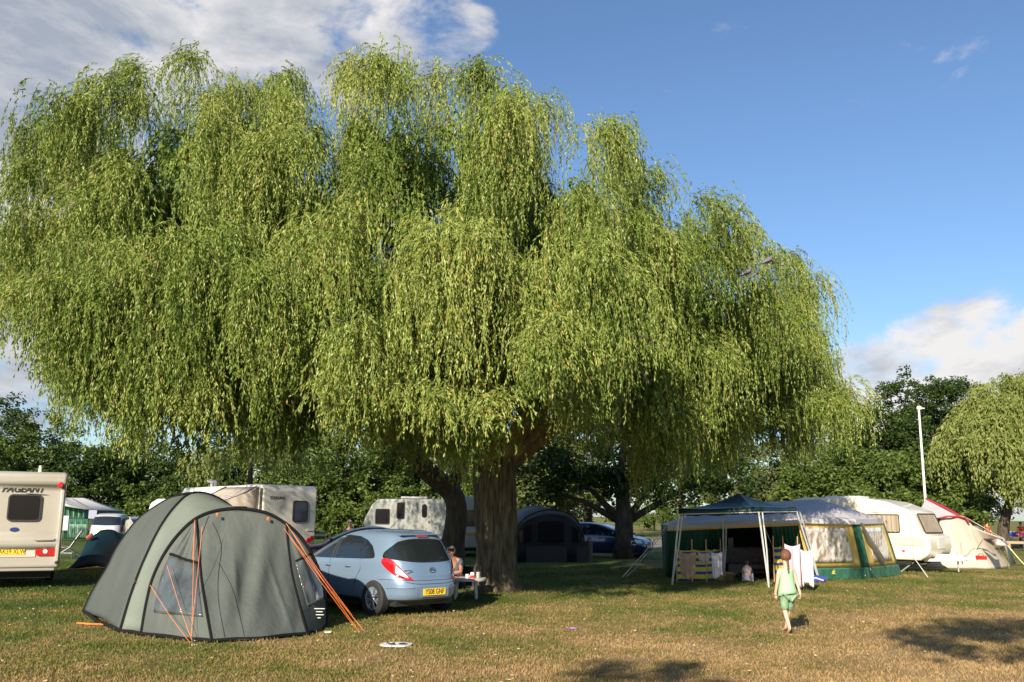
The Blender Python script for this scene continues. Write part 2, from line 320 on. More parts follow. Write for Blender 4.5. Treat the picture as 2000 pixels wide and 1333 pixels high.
# ------------------------------------------------------------------ trees
bark = mat('willow_bark', (.038, .030, .018), .95, col2=(.15, .125, .075), nscale=5, bump=1., bscale=7, stretch=(3.2, 3.2, .45))
bark_dark = mat('dark_bark', (.035, .028, .02), .95, col2=(.085, .07, .05), nscale=5, bump=.8, bscale=10, stretch=(3, 3, .6))
WCOL = [(0, (.060, .105, .018)), (.30, (.135, .195, .036)), (.62, (.240, .290, .070)), (.86, (.38, .41, .14)), (.94, (.40, .36, .07)), (.975, (.40, .25, .05)), (1, (.32, .24, .09))]
wleaf = leafmat('willow_leaf', WCOL, .24, .36)
def lobe(px, py, d, rx, ry, rz): return (np.array(P(px, py, d)), np.array((rx*.86, ry*.9, rz*.84)))
def willow_strands(tufts, ds, ll, lw, twig=.2, zmin=None):
    """tufts: (x,y,z, outx, outy, reach, length, nstrands). Arching twigs that turn down and hang; leaves along each"""
    Cs, Ds, Ls, Ws, Ts = [], [], [], [], []
    for (x, y, z, ox, oy, reach, length, ns) in tufts:
        th = math.atan2(oy, ox)+rng.normal(0, .95, ns); rr = reach*rng.uniform(.12, 1.15, ns); L = length*rng.uniform(.45, 1.1, ns)
        S = np.stack([x+rng.normal(0, .16, ns), y+rng.normal(0, .16, ns), z+rng.normal(0, .16, ns)], 1)
        if zmin is not None: L = np.minimum(L, np.maximum(S[:, 2]-zmin(x, y)-rng.exponential(.35, ns), .3))
        tb = min(max(rng.normal(0, .15), -.25), .2)
        for k in range(ns):
            n = max(4, int(L[k]/ds)); s = np.sort(rng.random(n))*L[k]; R_ = rr[k]+.02
            h = R_*(1-np.exp(-s/R_)); zz = -(s-.88*R_*(1-np.exp(-s/R_))); a = rng.uniform(.03, .16); ph = rng.uniform(0, 6.3)
            sw = a*np.sin(s*2.2+ph)*np.minimum(s, 1.0)
            c = np.stack([S[k, 0]+h*math.cos(th[k])+sw+.03*s, S[k, 1]+h*math.sin(th[k])+sw*.7, S[k, 2]+zz], 1)
            e = np.exp(-s/R_)
            d = np.stack([e*math.cos(th[k])+rng.normal(0, .34, n), e*math.sin(th[k])+rng.normal(0, .34, n), -(1-.88*e)-.3+rng.normal(0, .22, n)], 1)
            Cs.append(c); Ds.append(d); Ls.append(ll*rng.uniform(.6, 1.2, n)*(1-.35*s/L[k])); Ws.append(lw*rng.uniform(.7, 1.2, n)); Ts.append(np.clip(rng.normal(.43+tb, .18, n), 0, .97))
            if rng.random() < twig:
                m_ = max(3, int(L[k]/.3)); s2 = np.linspace(0, L[k]*.9, m_+1)
                h = R_*(1-np.exp(-s2/R_)); zz = -(s2-.88*R_*(1-np.exp(-s2/R_))); sw = a*np.sin(s2*2.2+ph)*np.minimum(s2, 1.0)
                c = np.stack([S[k, 0]+h*math.cos(th[k])+sw+.03*s2, S[k, 1]+h*math.sin(th[k])+sw*.7, S[k, 2]+zz], 1); dd = c[1:]-c[:-1]
                Cs.append(c[:-1]); Ds.append(dd); Ls.append(np.linalg.norm(dd, axis=1)*1.25); Ws.append(np.full(m_, lw*.42)); Ts.append(np.full(m_, 1.))
    return [np.concatenate(q) for q in (Cs, Ds, Ls, Ws, Ts)]
def shell_tufts(lobes, dens, center, front=(0, -1), inner=.3, back=.4, rmin=.7):
    out = []
    for i, (c, r) in enumerate(lobes):
        area = 4*math.pi*(r[0]*r[1]*r[2])**(2/3)
        for q in range(int(area*dens)):
            v = rng.normal(size=3); v /= np.linalg.norm(v)
            if v[2] < -.35: continue
            s = 1.0 if rng.random() > inner else rng.uniform(.55, .85)
            p = c+v*r*s*rng.uniform(.9, 1.03)
            if any(j != i and np.sum(((p-c2)/r2)**2) < (.80 if s > .9 else .35) for j, (c2, r2) in enumerate(lobes)): continue
            if v[1] > .35 and rng.random() > back: continue
            if s > .9 and math.sin(p[0]*1.55+.6*math.sin(p[2]*1.1)+1)*math.sin(p[2]*1.15+.8*math.sin(p[0]*.9)+p[1]*.4) > .55 and rng.random() < .9: continue
            o = np.array((p[0]-center[0], p[1]-center[1])); o = o/(np.linalg.norm(o)+.01)*.5+v[:2]; 
            out.append((p[0], p[1], p[2], o[0], o[1]))
    return out
def trunk(name, paths, parent, m, n=14, ridges=.06):
    b = B()
    for pts, r0, r1, fl in paths:
        q = spline(pts, 22); rad = []
        for i in range(22):
            t = i/21; r = r0+(r1-r0)*t**.8
            if fl: r += r0*.55*math.exp(-t*14)
            rad.append(r)
        k = len(b.v); b.tube(q, rad, n if r0 > .15 else 7)
        if r0 > .3:
            for j in range(k, len(b.v)):
                ang = (j-k) % n; cx = q[min((j-k)//n, 21)]; d = Vector(b.v[j])-cx; b.v[j] = tuple(cx+d*(1+ridges*math.sin(ang*2.7+((j-k)//n)*.25)+random.uniform(-.03, .03)))
    return b.build(name, m, parent, world=True, auto=False)
# the great willow by the car
TB = G(970, 1153)
wt = thing('willow_tree', 'huge weeping willow with a thick ridged trunk standing beside the light blue hatchback', 'tree', TB)
M_L = [lobe(790, 345, 21, 3.4, 3.6, 2.65), lobe(1010, 395, 20.3, 2.7, 3.2, 2.35), lobe(1150, 480, 20, 1.9, 2.6, 2.0), lobe(1300, 545, 21, 1.6, 2.2, 1.8), lobe(1395, 640, 22, 1.9, 2.0, 1.9), lobe(1500, 645, 25, .95, 1.4, 1.6),
       lobe(1480, 770, 24.8, 1.8, 1.6, 1.6), lobe(1000, 600, 17.6, 2.8, 2.3, 2.1), lobe(1210, 690, 18.8, 2.0, 1.8, 1.5), lobe(780, 600, 17.6, 2.6, 2.2, 2.3), lobe(930, 450, 25, 4.6, 4, 3.4), lobe(1250, 620, 24, 3.0, 3, 2.3), lobe(1000, 760, 16.6, 2.4, 1.6, .9), lobe(1380, 800, 21.5, 2.3, 1.5, .8)]
HOLE = P(1262, 660, 17.6); HOLE2 = P(975, 590, 16)
def mk_tufts(T):
    """mops: well spaced drooping heads pushed outward, each of several tufts, with plain tufts between and behind them"""
    out = []; heads = []
    for x, y, z, ox, oy in T:
        p = Vector((x, y, z*.62))
        if (Vector((x, y, z))-HOLE).length < 1.25 or (Vector((x, y, z))-HOLE2).length < 1.0: continue
        if oy < .25 and all((p-h).length > 1.42 for h in heads):
            heads.append(p); l = math.hypot(ox, oy)+.01; pu = random.uniform(.25, .75); px, py = x+ox/l*pu, y+oy/l*pu; L0 = random.uniform(1.5, 3.6)
            for k in range(random.randint(4, 6)): out.append((px+random.gauss(0, .24), py+random.gauss(0, .24), z+random.gauss(.05, .16), ox/l+random.gauss(0, .5), oy/l+random.gauss(0, .5), random.uniform(.3, .85), L0*random.uniform(.6, 1.05), random.randint(30, 48)))
        elif oy >= .25 or random.random() < .05: out.append((x, y, z, ox, oy, random.uniform(.3, .9), random.uniform(1.5, 3.), random.randint(24, 50)))
    return out
def skirt(a, b_, n, c):
    o = []
    for i in range(n):
        d = random.uniform(15.6, 25.5); px = random.uniform(a, b_); 
        if px < 420: d = random.uniform(15.8, 18.4)
        if px > 1130: d = max(d, min(17.5+(px-1130)/330*7, 24.5))
        q = P(px, 1000, d); z = random.uniform(4.0, 6.6) if d < 20 else random.uniform(3.6, 8); t = random.uniform(-.6, .6); dx, dy = q.x-c.x, q.y-c.y; l = math.hypot(dx, dy)+.1
        if l < 2.6: continue
        o.append((q.x, q.y, z, dx/l, dy/l, random.uniform(.3, .7), random.uniform(1.6, 3.2), random.randint(34, 60)))
    return o
def crown_leaves(tf, lobes, c):
    inn = []
    for cc_, r in lobes:
        for q in range(int(4.2*(r[0]*r[1]*r[2])**(2/3))):
            v = rng.normal(size=3); v /= np.linalg.norm(v); s = rng.uniform(.35, .74); p = cc_+v*r*s+np.array((0, .5, 0)); inn.append((p[0], p[1], p[2], v[0], v[1], .7, random.uniform(1.2, 2.6), random.randint(26, 40)))
    a = willow_strands(tf, .040, .125, .023, zmin=zlow); b_ = willow_strands(inn, .075, .19, .05, .0, zmin=zlow); b_[4] = b_[4]*.55  # coarse inner leaves added as occluders, tint lowered to paint shade into the hollows
    r_ = [np.concatenate(q) for q in zip(a, b_)]; ok = np.ones(len(r_[0]), bool)
    for bd_ in (P(1459, 535, 20.9), P(1500, 512, 20.9)):      # the twigs are bare around the two perched birds
        q = r_[0]-np.array(bd_); ok &= ~((np.abs(q[:, 0]+q[:, 1]*-.26) < .24) & (np.abs(q[:, 2]-q[:, 1]*.20) < .22) & (q[:, 1] < .12) & (q[:, 1] > -5))
    return [q[ok] for q in r_]
def zlow(x, y):
    base = 2.95+.42*math.sin(x*1.3)+.42*math.sin(x*3.1+1)-.09*max(0, y-17)
    if x > 4.5 and y > 18: base += min((x-4.5)*.5, 1.1)
    if x < -8.6: base = 4.9 + .5*math.sin(x*4)
    return base
tf = mk_tufts(shell_tufts(M_L, 1.6, (TB.x, TB.y), back=.35, inner=.0)) + skirt(880, 1610, 190, TB)
for px, py, d, rc, ln, ns in ((660, 745, 15.7, .9, 1.3, 90), (735, 760, 15.7, .9, 1.2, 90), (795, 770, 15.5, .9, 1.2, 90), (860, 770, 15.3, .8, 1.3, 90), (840, 470, 15.6, .9, 3.4, 120), (700, 640, 15.4, .8, 2.2, 90), (1075, 625, 15.2, 1.0, 2.3, 120), (1180, 640, 15.6, .9, 2.1, 90), (960, 790, 15.0, 1.1, 1.2, 90), (1130, 790, 16.4, 1.2, 1.1, 90), (1290, 790, 19.6, 1.3, 1.1, 90), (1430, 800, 22.5, 1.4, 1.2, 90), (1530, 805, 24.5, 1.5, 1.1, 110), (1450, 450, 23, .8, 2.4, 80), (1500, 490, 24, .8, 2.6, 80), (730, 330, 17.5, 1.0, 3., 100), (960, 330, 17.5, .9, 2.6, 90), (1240, 420, 18.5, .9, 2.6, 90), (1370, 480, 18.6, .9, 2.2, 80), (1540, 505, 25, .7, 3.6, 80), (1590, 660, 25, .55, 2.8, 70), (1605, 700, 25, .4, 3.2, 40),
                          (860, 150, 20.4, .9, 2.2, 90), (1060, 205, 20, .7, 2.4, 80), (1270, 335, 20, .6, 2.0, 70), (1370, 385, 20, .6, 2.0, 60), (690, 130, 20.5, .8, 2.4, 80)):
    q = P(px, py, d); tf.append((q.x, q.y, q.z, q.x-TB.x, q.y-TB.y, rc, ln, ns))
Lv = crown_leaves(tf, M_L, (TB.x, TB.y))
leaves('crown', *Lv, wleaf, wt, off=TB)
t0 = Vector((TB.x, TB.y, -.05)); tp = [t0, t0+Vector((-.02, 0, 1.2)), t0+Vector((-.08, 0, 2.6)), t0+Vector((-.1, 0, 3.4))]
trunk('trunk', [(tp, .44, .52, True)], wt, bark, 34, .085)
fk = tp[-1]; br = []
def lc(i): c, r = M_L[i]; return Vector(c)
for i, r in ((0, .26), (1, .26), (3, .17), (4, .2), (6, .18), (7, .16), (8, .15), (9, .2), (10, .24), (11, .22), (13, .13)):
    e = lc(i); a = fk+Vector(((e.x-fk.x)*.06, (e.y-fk.y)*.06, -.3)); mid = a.lerp(e, .5)+Vector((0, 0, .5 if e.z > 7 else .8)); br.append(([a, a.lerp(mid, .5)+Vector((0, 0, .35)), mid, e, e+Vector(((e.x-fk.x)*.13, 0, .4))], r, .035, False))
for pts in ([P(1150, 670, 20), P(1225, 652, 18.3), P(1305, 680, 17.4)], [P(1190, 655, 19), P(1235, 700, 18), P(1268, 750, 17.5)], [P(1130, 700, 19), P(1180, 640, 18)]):
    br.append((pts, .065, .025, False))
for i, b_ in enumerate(br): trunk('limb', [b_], wt, mat('willow_limb', (.12, .085, .05), .9, col2=(.24, .17, .10), nscale=3), 9)
# second willow, leaning left behind the car
TB2 = P(893, 1020, 27); TB2.z = 0
w2 = thing('willow_tree', 'second big willow behind the car, its dark bare trunk bending to the left', 'tree', TB2)
L_L = [lobe(370, 345, 21, 2.7, 3.2, 2.45), lobe(240, 425, 20.5, 1.85, 2.6, 2.1), lobe(465, 330, 21.3, 1.9, 2.8, 2.1), lobe(560, 370, 21.5, 2.1, 3, 2.0), lobe(110, 560, 25, 1.7, 1.8, 2.5), lobe(330, 630, 18, 2.5, 2.2, 2.2), lobe(520, 700, 18, 2.0, 2.0, 1.5), lobe(420, 480, 25, 3.8, 3.6, 3.0), lobe(290, 315, 23.5, 2.3, 1.8, 2.0), lobe(610, 330, 23.5, 2.1, 1.8, 1.9), lobe(450, 270, 23, 1.8, 1.8, 1.8), lobe(650, 560, 22, 2.2, 2.5, 2.2), lobe(200, 730, 18.5, 1.2, 1.6, .8), lobe(650, 760, 20, 2.4, 2.2, 1.0)]
tf = mk_tufts(shell_tufts(L_L, 1.6, (P(400, 500, 22).x, 22), back=.35, inner=.0)) + skirt(90, 880, 190, Vector((-7, 22, 0)))
for px, py, d, rc, ln, ns in ((500, 530, 15.8, .8, 2.7, 120), (605, 455, 16.4, .8, 2.5, 100), (360, 560, 16, 1.0, 2.9, 110), (200, 540, 17, .9, 3.0, 90), (60, 330, 18.5, .8, 3.0, 80), (240, 740, 16.5, 1.1, 1.5, 80), (380, 760, 16.2, 1.0, 1.2, 70), (560, 740, 16.4, .8, 1.3, 80), (690, 800, 17, .8, 1.0, 60), (810, 810, 17, .8, .9, 60), (430, 330, 18.4, 1.0, 3, 100), (250, 330, 18.2, 1.0, 2.8, 90),
                          (380, 110, 20.6, .9, 2.4, 90), (560, 150, 21, .7, 2.2, 70), (165, 215, 20, .8, 2.6, 80), (270, 130, 20.4, .8, 2.4, 80), (40, 470, 18.8, .5, 2.6, 60)):
    q = P(px, py, d); tf.append((q.x, q.y, q.z, q.x-P(400, 500, 22).x, q.y-22, rc, ln, ns))
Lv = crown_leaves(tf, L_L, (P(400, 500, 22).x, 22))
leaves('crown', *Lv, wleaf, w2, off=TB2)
e0 = P(886, 1060, 27); e1 = P(892, 1000, 27); e2 = P(880, 960, 27); e3 = P(840, 925, 26.6); e4 = P(780, 860, 26); b0 = Vector((e0.x, 27, -.05))
trunk('trunk', [([b0, e0, e1, e2, e3, e4], .36, .24, False)], w2, bark_dark, 16)
for i in (0, 1, 2, 4, 5, 6, 7): e = Vector(L_L[i][0]); trunk('limb', [([e4-Vector((0, 0, .1)), e4.lerp(e, .4)+Vector((0, 0, .9)), e], .17, .03, False)], w2, MC['willow_limb'], 9)
trunk('limb', [([e2, e2+Vector((.25, 0, .9)), P(900, 780, 26.5)], .22, .12, False)], w2, bark_dark, 10)
# smaller, far willows
def willow2(name, label, base, lobes, dens, ds, ll, lw, ns, ln, zl, tr, m=wleaf):
    o = thing(name, label, 'tree', base); T = shell_tufts(lobes, dens, (base.x, base.y))
    tf = [(x, y, z, ox, oy, random.uniform(.4, 1.1)*ln/2.2, random.uniform(.6, 1.2)*ln, random.randint(int(ns*.7), ns)) for x, y, z, ox, oy in T]
    leaves('crown', *willow_strands(tf, ds, ll, lw, .05, zmin=lambda x, y: zl), m, o, off=base)
    top = Vector(lobes[0][0]); trunk('trunk', [([Vector((base.x, base.y, -.05)), base+Vector((0, 0, 1.5)), base.lerp(top, .6), top], tr, .08, False)], o, bark_dark, 10); return o
leaf_far = leafmat('far_willow_leaf', [(0, (.11, .15, .03)), (.5, (.21, .25, .07)), (1, (.32, .33, .12))], .3)
bw = G(1965, 1073); willow2('willow_tree', 'pale weeping willow at the right edge of the picture behind the picnic group', bw, [lobe(2010, 800, bw.y, 4.0, 3.6, 2.8), lobe(1920, 860, bw.y-1, 2.3, 2.6, 2.4), lobe(2060, 900, bw.y-2, 4, 3, 3.2), lobe(1945, 820, bw.y, 2.5, 2.5, 2.2)], 1.7, .14, .34, .09, 24, 3.6, 1.8, .4, leaf_far)
b3 = P(490, 1000, 36); b3.z = 0; willow2('willow_tree', 'small pale willow between the big crown and the caravan with a beige awning, unseen upper crown added for shade', b3, [lobe(490, 895, 36, 2.2, 2, 1.1), lobe(430, 905, 35.5, 1.5, 1.5, .9), lobe(560, 890, 36, 1.6, 1.5, 1.0), lobe(484, 685, 38, 2.6, 2, 1.9), lobe(575, 690, 38.5, 2.4, 2, 1.9), lobe(405, 700, 37.5, 2.2, 2, 1.8), lobe(470, 780, 37, 2.0, 2, 1.8), lobe(550, 770, 38, 2.2, 2, 2.0), lobe(630, 790, 39, 2.2, 2, 1.8), lobe(700, 780, 39, 1.8, 2, 1.6)], 1.1, .10, .22, .05, 16, 1.5, 2.3, .2, leaf_far)  # upper lobes added out of sight to dapple the long caravan with shade
# broadleaf trees
GL = {'dark': leafmat('dark_leaf', [(0, (.016, .034, .008)), (.5, (.036, .064, .014)), (1, (.070, .105, .026))], .22, .4),
      'mid': leafmat('mid_leaf', [(0, (.036, .064, .012)), (.5, (.078, .118, .024)), (1, (.145, .185, .05))], .28, .45),
      'pale': leafmat('pale_leaf', [(0, (.06, .085, .02)), (.5, (.12, .15, .045)), (1, (.21, .22, .08))], .3, .5)}
def broad(label, base, lobes, ncl, per, ls, kind, tr=.25, group=None, name='broadleaf_tree', spread=.62, cat='tree'):
    """lobes: (dx,dy,z,rx,ry,rz) relative to base; clumps of leaves sit on each lobe's shell"""
    o = thing(name, label, cat, base, 0, group); Cs = []; Ds = []; T = []
    tot = sum(r[3]*r[5] for r in lobes)
    for (dx, dy, z, rx, ry, rz) in lobes:
        for q in range(max(3, int(ncl*rx*rz/tot))):
            v = rng.normal(size=3); v /= np.linalg.norm(v); s = rng.uniform(.45, 1.0)**.5; c = np.array((dx, dy, z))+v*np.array((rx, ry, rz))*s
            cr = spread*rng.uniform(.6, 1.35); n = int(per*rng.uniform(.7, 1.3)); w = rng.normal(size=(n, 3)); w = unit(w)*(rng.random((n, 1))**.4)*cr*np.array((1.15, 1.15, .8)); 
            pz = c+w; pz = pz[pz[:, 2] > .05]; Cs.append(pz); Ds.append(np.stack([rng.normal(0, 1, len(pz)), rng.normal(0, 1, len(pz)), rng.normal(-.35, .6, len(pz))], 1)); T.append(np.clip(rng.normal(.5+rng.normal(0, .14), .2, len(pz)), 0, 1))
    C = np.concatenate(Cs); n = len(C); leaves('crown', C, np.concatenate(Ds), ls*rng.uniform(.7, 1.3, n), ls*.62*rng.uniform(.7, 1.2, n), np.concatenate(T), GL[kind], o)
    if tr:
        b = B(); zt = max(l[2] for l in lobes); b.tube([(0, 0, -.05), (.05, 0, zt*.35), (-.05, .05, zt*.7), (0, 0, zt)], [tr*1.25, tr, tr*.6, tr*.2], 9)
        for l in lobes[:5]: b.tube([(0, 0, zt*.3), (l[0]*.5, l[1]*.5, (zt*.3+l[2])/2+.2), (l[0], l[1], l[2])], [tr*.5, tr*.3, tr*.1], 6)
        b.build('trunk', bark_dark, o, auto=False)
    return o
def bt(px, d, top, w, label, kind='mid', low=.6, ls=.26, ncl=90, per=60, tr=.25, seed=0, spread=.62, **k):
    """a tree at image column px, distance d, crown top at image row top, half-width w metres"""
    z = P(px, top-26, d).z; b = P(px, 1000, d); b.z = 0; hz = (z-low)/2; rr = random.Random(seed+int(px)); L = [(0, 0, low+hz, w*.8, w*.8, hz*.92)]
    for i in range(5):
        a = i*1.26+rr.random(); L.append((math.cos(a)*w*.55, math.sin(a)*w*.55, low+hz*rr.uniform(.5, 1.35), w*.5, w*.5, hz*rr.uniform(.5, .62)))
    return broad(label, b, L, int(ncl), per, ls, kind, tr, spread=spread, **k)
tg = 'trees along the far edge of the field'
for a in ((-70, 60, 770, 5.5, 'tall dark tree at the far left edge behind the caravan lettered on its rear', 'dark'), (60, 64, 815, 5.0, 'dark bushy tree rising behind the leftmost caravan', 'mid'), (165, 60, 880, 4.2, 'dark tree behind the green and white frame tent', 'dark'), (262, 66, 850, 4.8, 'broad tree behind the silver people carrier', 'mid'), (370, 62, 880, 4.2, 'dark green tree behind the large grey tent', 'dark'),
          (480, 66, 850, 4.8, 'broad tree behind the caravan with a beige awning', 'dark'), (590, 60, 880, 4.4, 'dense tree to the right of the caravan with a beige awning', 'mid'), (690, 58, 900, 4.2, 'leafy tree directly above the dark red saloon', 'mid'), (790, 64, 880, 4.6, 'tree behind the long grey caravan', 'mid'), (900, 70, 870, 5.0, 'tree seen between the two big trunks', 'mid'),
          (1010, 66, 905, 3.6, 'pale bushy tree just right of the thick ridged trunk', 'pale'), (1075, 72, 915, 3.6, 'pale tree behind the dark dome awning', 'pale'), (1150, 80, 880, 4.5, 'pale tree seen above the dark blue car', 'pale'), (1330, 95, 880, 6, 'tree beyond the road left of the green gazebo', 'mid'), (1450, 80, 905, 5, 'light green tree behind the green gazebo', 'pale'), (1545, 85, 915, 4.6, 'light green tree to the right of the gazebo roof', 'pale'),
          (1600, 70, 892, 3.4, 'round tree with its top against the clouds left of the dark wood', 'mid'), (1690, 66, 885, 3.6, 'green tree in front of the tall dark trees', 'mid'), (1668, 78, 832, 2.8, 'slim dark tree at the left end of the tall wood', 'dark'), (1735, 74, 792, 4.2, 'dark tree with stepped outline left of the lamp post', 'dark'), (1830, 76, 735, 4.6, 'tallest dark tree behind the lamp post', 'dark'), (1800, 62, 890, 4.0, 'green tree around the foot of the lamp post', 'mid'), (1900, 80, 742, 4.5, 'tall dark tree overlapped by the pale right-hand willow', 'dark')):
    px, d, top, w, lb, kd = a; top -= 75*(380 < px < 1500); d += 9*(px < 900); dark = 1 if px > 400 and px < 1300 else 1
    bt(px, d, top, w, lb, kd, group=tg, ncl=(190 if w > 4 else 140)*(1.6 if px > 1560 else 1), per=85, ls=.27 if kd != 'dark' else .25)
# the shaded broadleaf tree with the third trunk
b = G(1218, 1091); broad('shaded broadleaf tree whose straight dark trunk hides part of the dark blue car', b, [(-.5, 0, 4.9, 3.2, 2.6, 2.1), (-2.6, -.5, 3.7, 1.6, 1.4, 1.0), (2.4, .3, 4.0, 2.6, 2.0, 1.7), (4.6, .5, 3.6, 1.5, 1.4, 1.2), (-3.4, 0, 2.9, .9, .9, .5), (.4, 0, 3.2, 1.6, 1.4, .7)], 210, 75, .2, 'dark', .38, spread=.55)
# low hedge and shrubs at the field's far edge
for i, px in enumerate(list(range(280, 1000, 60))+[1265, 1300, 1340, 1640, 1700, 1760, 1850]):
    d = 74 if 1200 < px < 1400 else 65 if px < 1100 else 58
    if px in (1265, 1300, 1340): d = 118
    bt(px, d, 962 if px < 1100 else 1008 if d > 100 else 985, 2.4 if d < 100 else 4.0, ('shrub in the far hedge, above image column of the %s' % {280: 'silver people carrier', 340: 'big tent peak', 400: 'big tent peak', 460: 'beige awning', 520: 'shaded caravan rear', 580: 'shaded caravan rear', 640: 'dark red saloon', 700: 'dark red saloon', 760: 'long grey caravan', 820: 'long grey caravan', 880: 'bending dark trunk', 940: 'thick ridged trunk'}.get(px, 'x')) if px < 1100 else {1265: 'round bush just right of the dark blue car beyond the road', 1300: 'round bush beyond the road beside the gazebo', 1340: 'bush beyond the road partly behind the green frame tent', 1640: 'bush behind the roof of the frame tent', 1700: 'bush behind the cream caravan roof', 1760: 'bush behind the front of the cream caravan', 1850: 'bush behind the cream and red tent'}[px], 'mid' if px % 120 else 'dark', low=.2, ls=.26, ncl=42, per=70, tr=.08, name='bush', cat='bush', spread=.5, group='bushes along the far hedge')
# trees behind the photographer: only their shadows reach the picture
broad('thin tree behind the photographer whose crown shades the dry grass', Vector((3.0, -4.9, 0)), [(-2.2, 1.2, 8.8, 2.0, 1.0, 1.2), (-.3, .6, 9.0, 1.6, .9, 1.2), (1.2, 1.5, 8.2, 1.6, .9, .9), (-.5, -1.5, 8.2, 1.2, .6, .6)], 120, 60, .22, 'dark', .14, spread=.5)
broad('small tree behind the photographer with a sparse crown', Vector((-6.2, -6.9, 0)), [(.5, .5, 8.2, .5, .4, .9), (1.5, .7, 7.9, .5, .4, .8)], 16, 40, .2, 'dark', .06, spread=.35)
# ------------------------------------------------------------------ vehicles
glass = mat('car_glass', (.012, .016, .018), .04, spec=.9, coat=.5)
tyre_m = mat('tyre_rubber', (.018, .018, .019), .8); rim_m = mat('alloy', (.55, .56, .58), .25, .9); blk = mat('black_plastic', (.02, .02, .021), .5)
red_l = mat('red_lens', (.42, .010, .012), .12, coat=1); clear_l = mat('clear_lens', (.75, .74, .72), .15, coat=1); yel_p = mat('plate_yellow', (.85, .55, .02), .45); chrome = mat('chrome', (.75, .75, .75), .12, 1.)
seam = mat('seam_shadow_gap', (.03, .035, .04), .7)
class Car:
    def __init__(s, tab, n=4.5): s.t = tab; s.n = n
    def row(s, z):
        t = s.t
        if z <= t[0][0]: r = t[0]
        elif z >= t[-1][0]: r = t[-1]
        else:
            for a, b in zip(t, t[1:]):
                if a[0] <= z <= b[0]: k = (z-a[0])/(b[0]-a[0]); r = tuple(p+(q-p)*k for p, q in zip(a, b)); break
        return r[1], r[2], r[3]
    def out(s, q, z, e=0):
        xf, xr, b = s.row(z); a = (xf-xr)/2; c = (xf+xr)/2; p = 2/s.n; co, si = math.cos(q), math.sin(q)
        return Vector((c+(a+e)*math.copysign(abs(co)**p, co), (b+e)*math.copysign(abs(si)**p, si), z))
    def side(s, x, z, sg, e=.004):
        xf, xr, b = s.row(z); a = (xf-xr)/2; c = (xf+xr)/2; k = min(abs((x-c)/a), .995)
        return Vector((x, sg*(b+e)*(1-k**s.n)**(1/s.n), z))
    def rear(s, y, z, e=.004, front=False):
        xf, xr, b = s.row(z); a = (xf-xr)/2; c = (xf+xr)/2; k = min(abs(y/b), .985); r = (a+e)*(1-k**s.n)**(1/s.n)
        return Vector((c+r if front else c-r, math.copysign(k*(b+e*1.5), y), z))
    def body(s, parent, m, wheels, wr, nq=144):
        zs = []; 
        for a, b in zip(s.t, s.t[1:]):
            k = max(1, int((b[0]-a[0])/.035)); zs += [a[0]+(b[0]-a[0])*i/k for i in range(k)]
        zs.append(s.t[-1][0]); zs = zs
        rows = [[s.out(2*math.pi*k/nq, z) for k in range(nq)] for z in zs]; bb = B().grid(rows, True); n = len(zs)
        bb.f += [tuple(range(nq))[::-1]]
        xf, xr, b = s.row(zs[-1]); top = [[s.out(2*math.pi*k/nq, zs[-1]).lerp(Vector(((xf+xr)/2, 0, zs[-1]+.012)), f) for k in range(nq)] for f in (0, .4, .8)]
        bb.grid(top, True); bb.f.append(tuple(len(bb.v)-nq+k for k in range(nq)))
        o = bb.build('body', m, parent)
        cut = B()
        for x, y in wheels: cut.lathe([(0, -.5*abs(y)*0-.22), (wr+.05, -.22), (wr+.05, .3), (0, .3)], (x, math.copysign(abs(y)-.02, y) - (.04 if y > 0 else .04), wr+.01), 'y', 28)
        co = cut.build('cut', blk); bm = bmesh.new(); bm.from_mesh(co.data); bmesh.ops.recalc_face_normals(bm, faces=bm.faces); bm.to_mesh(co.data); bm.free()
        md = o.modifiers.new('b', 'BOOLEAN'); md.operation = 'DIFFERENCE'; md.object = co; md.solver = 'EXACT'; bake(o); bpy.data.objects.remove(co)
        try: o.data.shade_smooth(); o.data.set_sharp_from_angle(angle=R(40))
        except Exception: pass
        return o
    def sidepatch(s, name, xs, lo, hi, sg, m, parent, e=.004, nt=8):
        rows = []
        for i in range(nt+1): rows.append([s.side(x, lo(x)+(hi(x)-lo(x))*i/nt, sg, e) for x in xs])
        return B().grid(rows).build(name, m, parent)
    def rearpatch(s, name, w, lo, hi, m, parent, e=.006, ns=40, nt=14, front=False):
        rows = []
        for i in range(nt+1):
            t = i/nt; rows.append([s.rear(q*w(t), lo(q)+(hi(q)-lo(q))*t, e, front) for q in [math.sin(math.pi/2*(-1+2*k/ns)) for k in range(ns+1)]])
        return B().grid(rows).build(name, m, parent)
    def cornerpatch(s, name, q0, q1, lo, hi, m, parent, e=.008, ns=14, nt=6):
        rows = []
        for i in range(nt+1): rows.append([s.out(q0+(q1-q0)*k/ns, lo(k/ns)+(hi(k/ns)-lo(k/ns))*i/nt, e) for k in range(ns+1)])
        return B().grid(rows).build(name, m, parent)
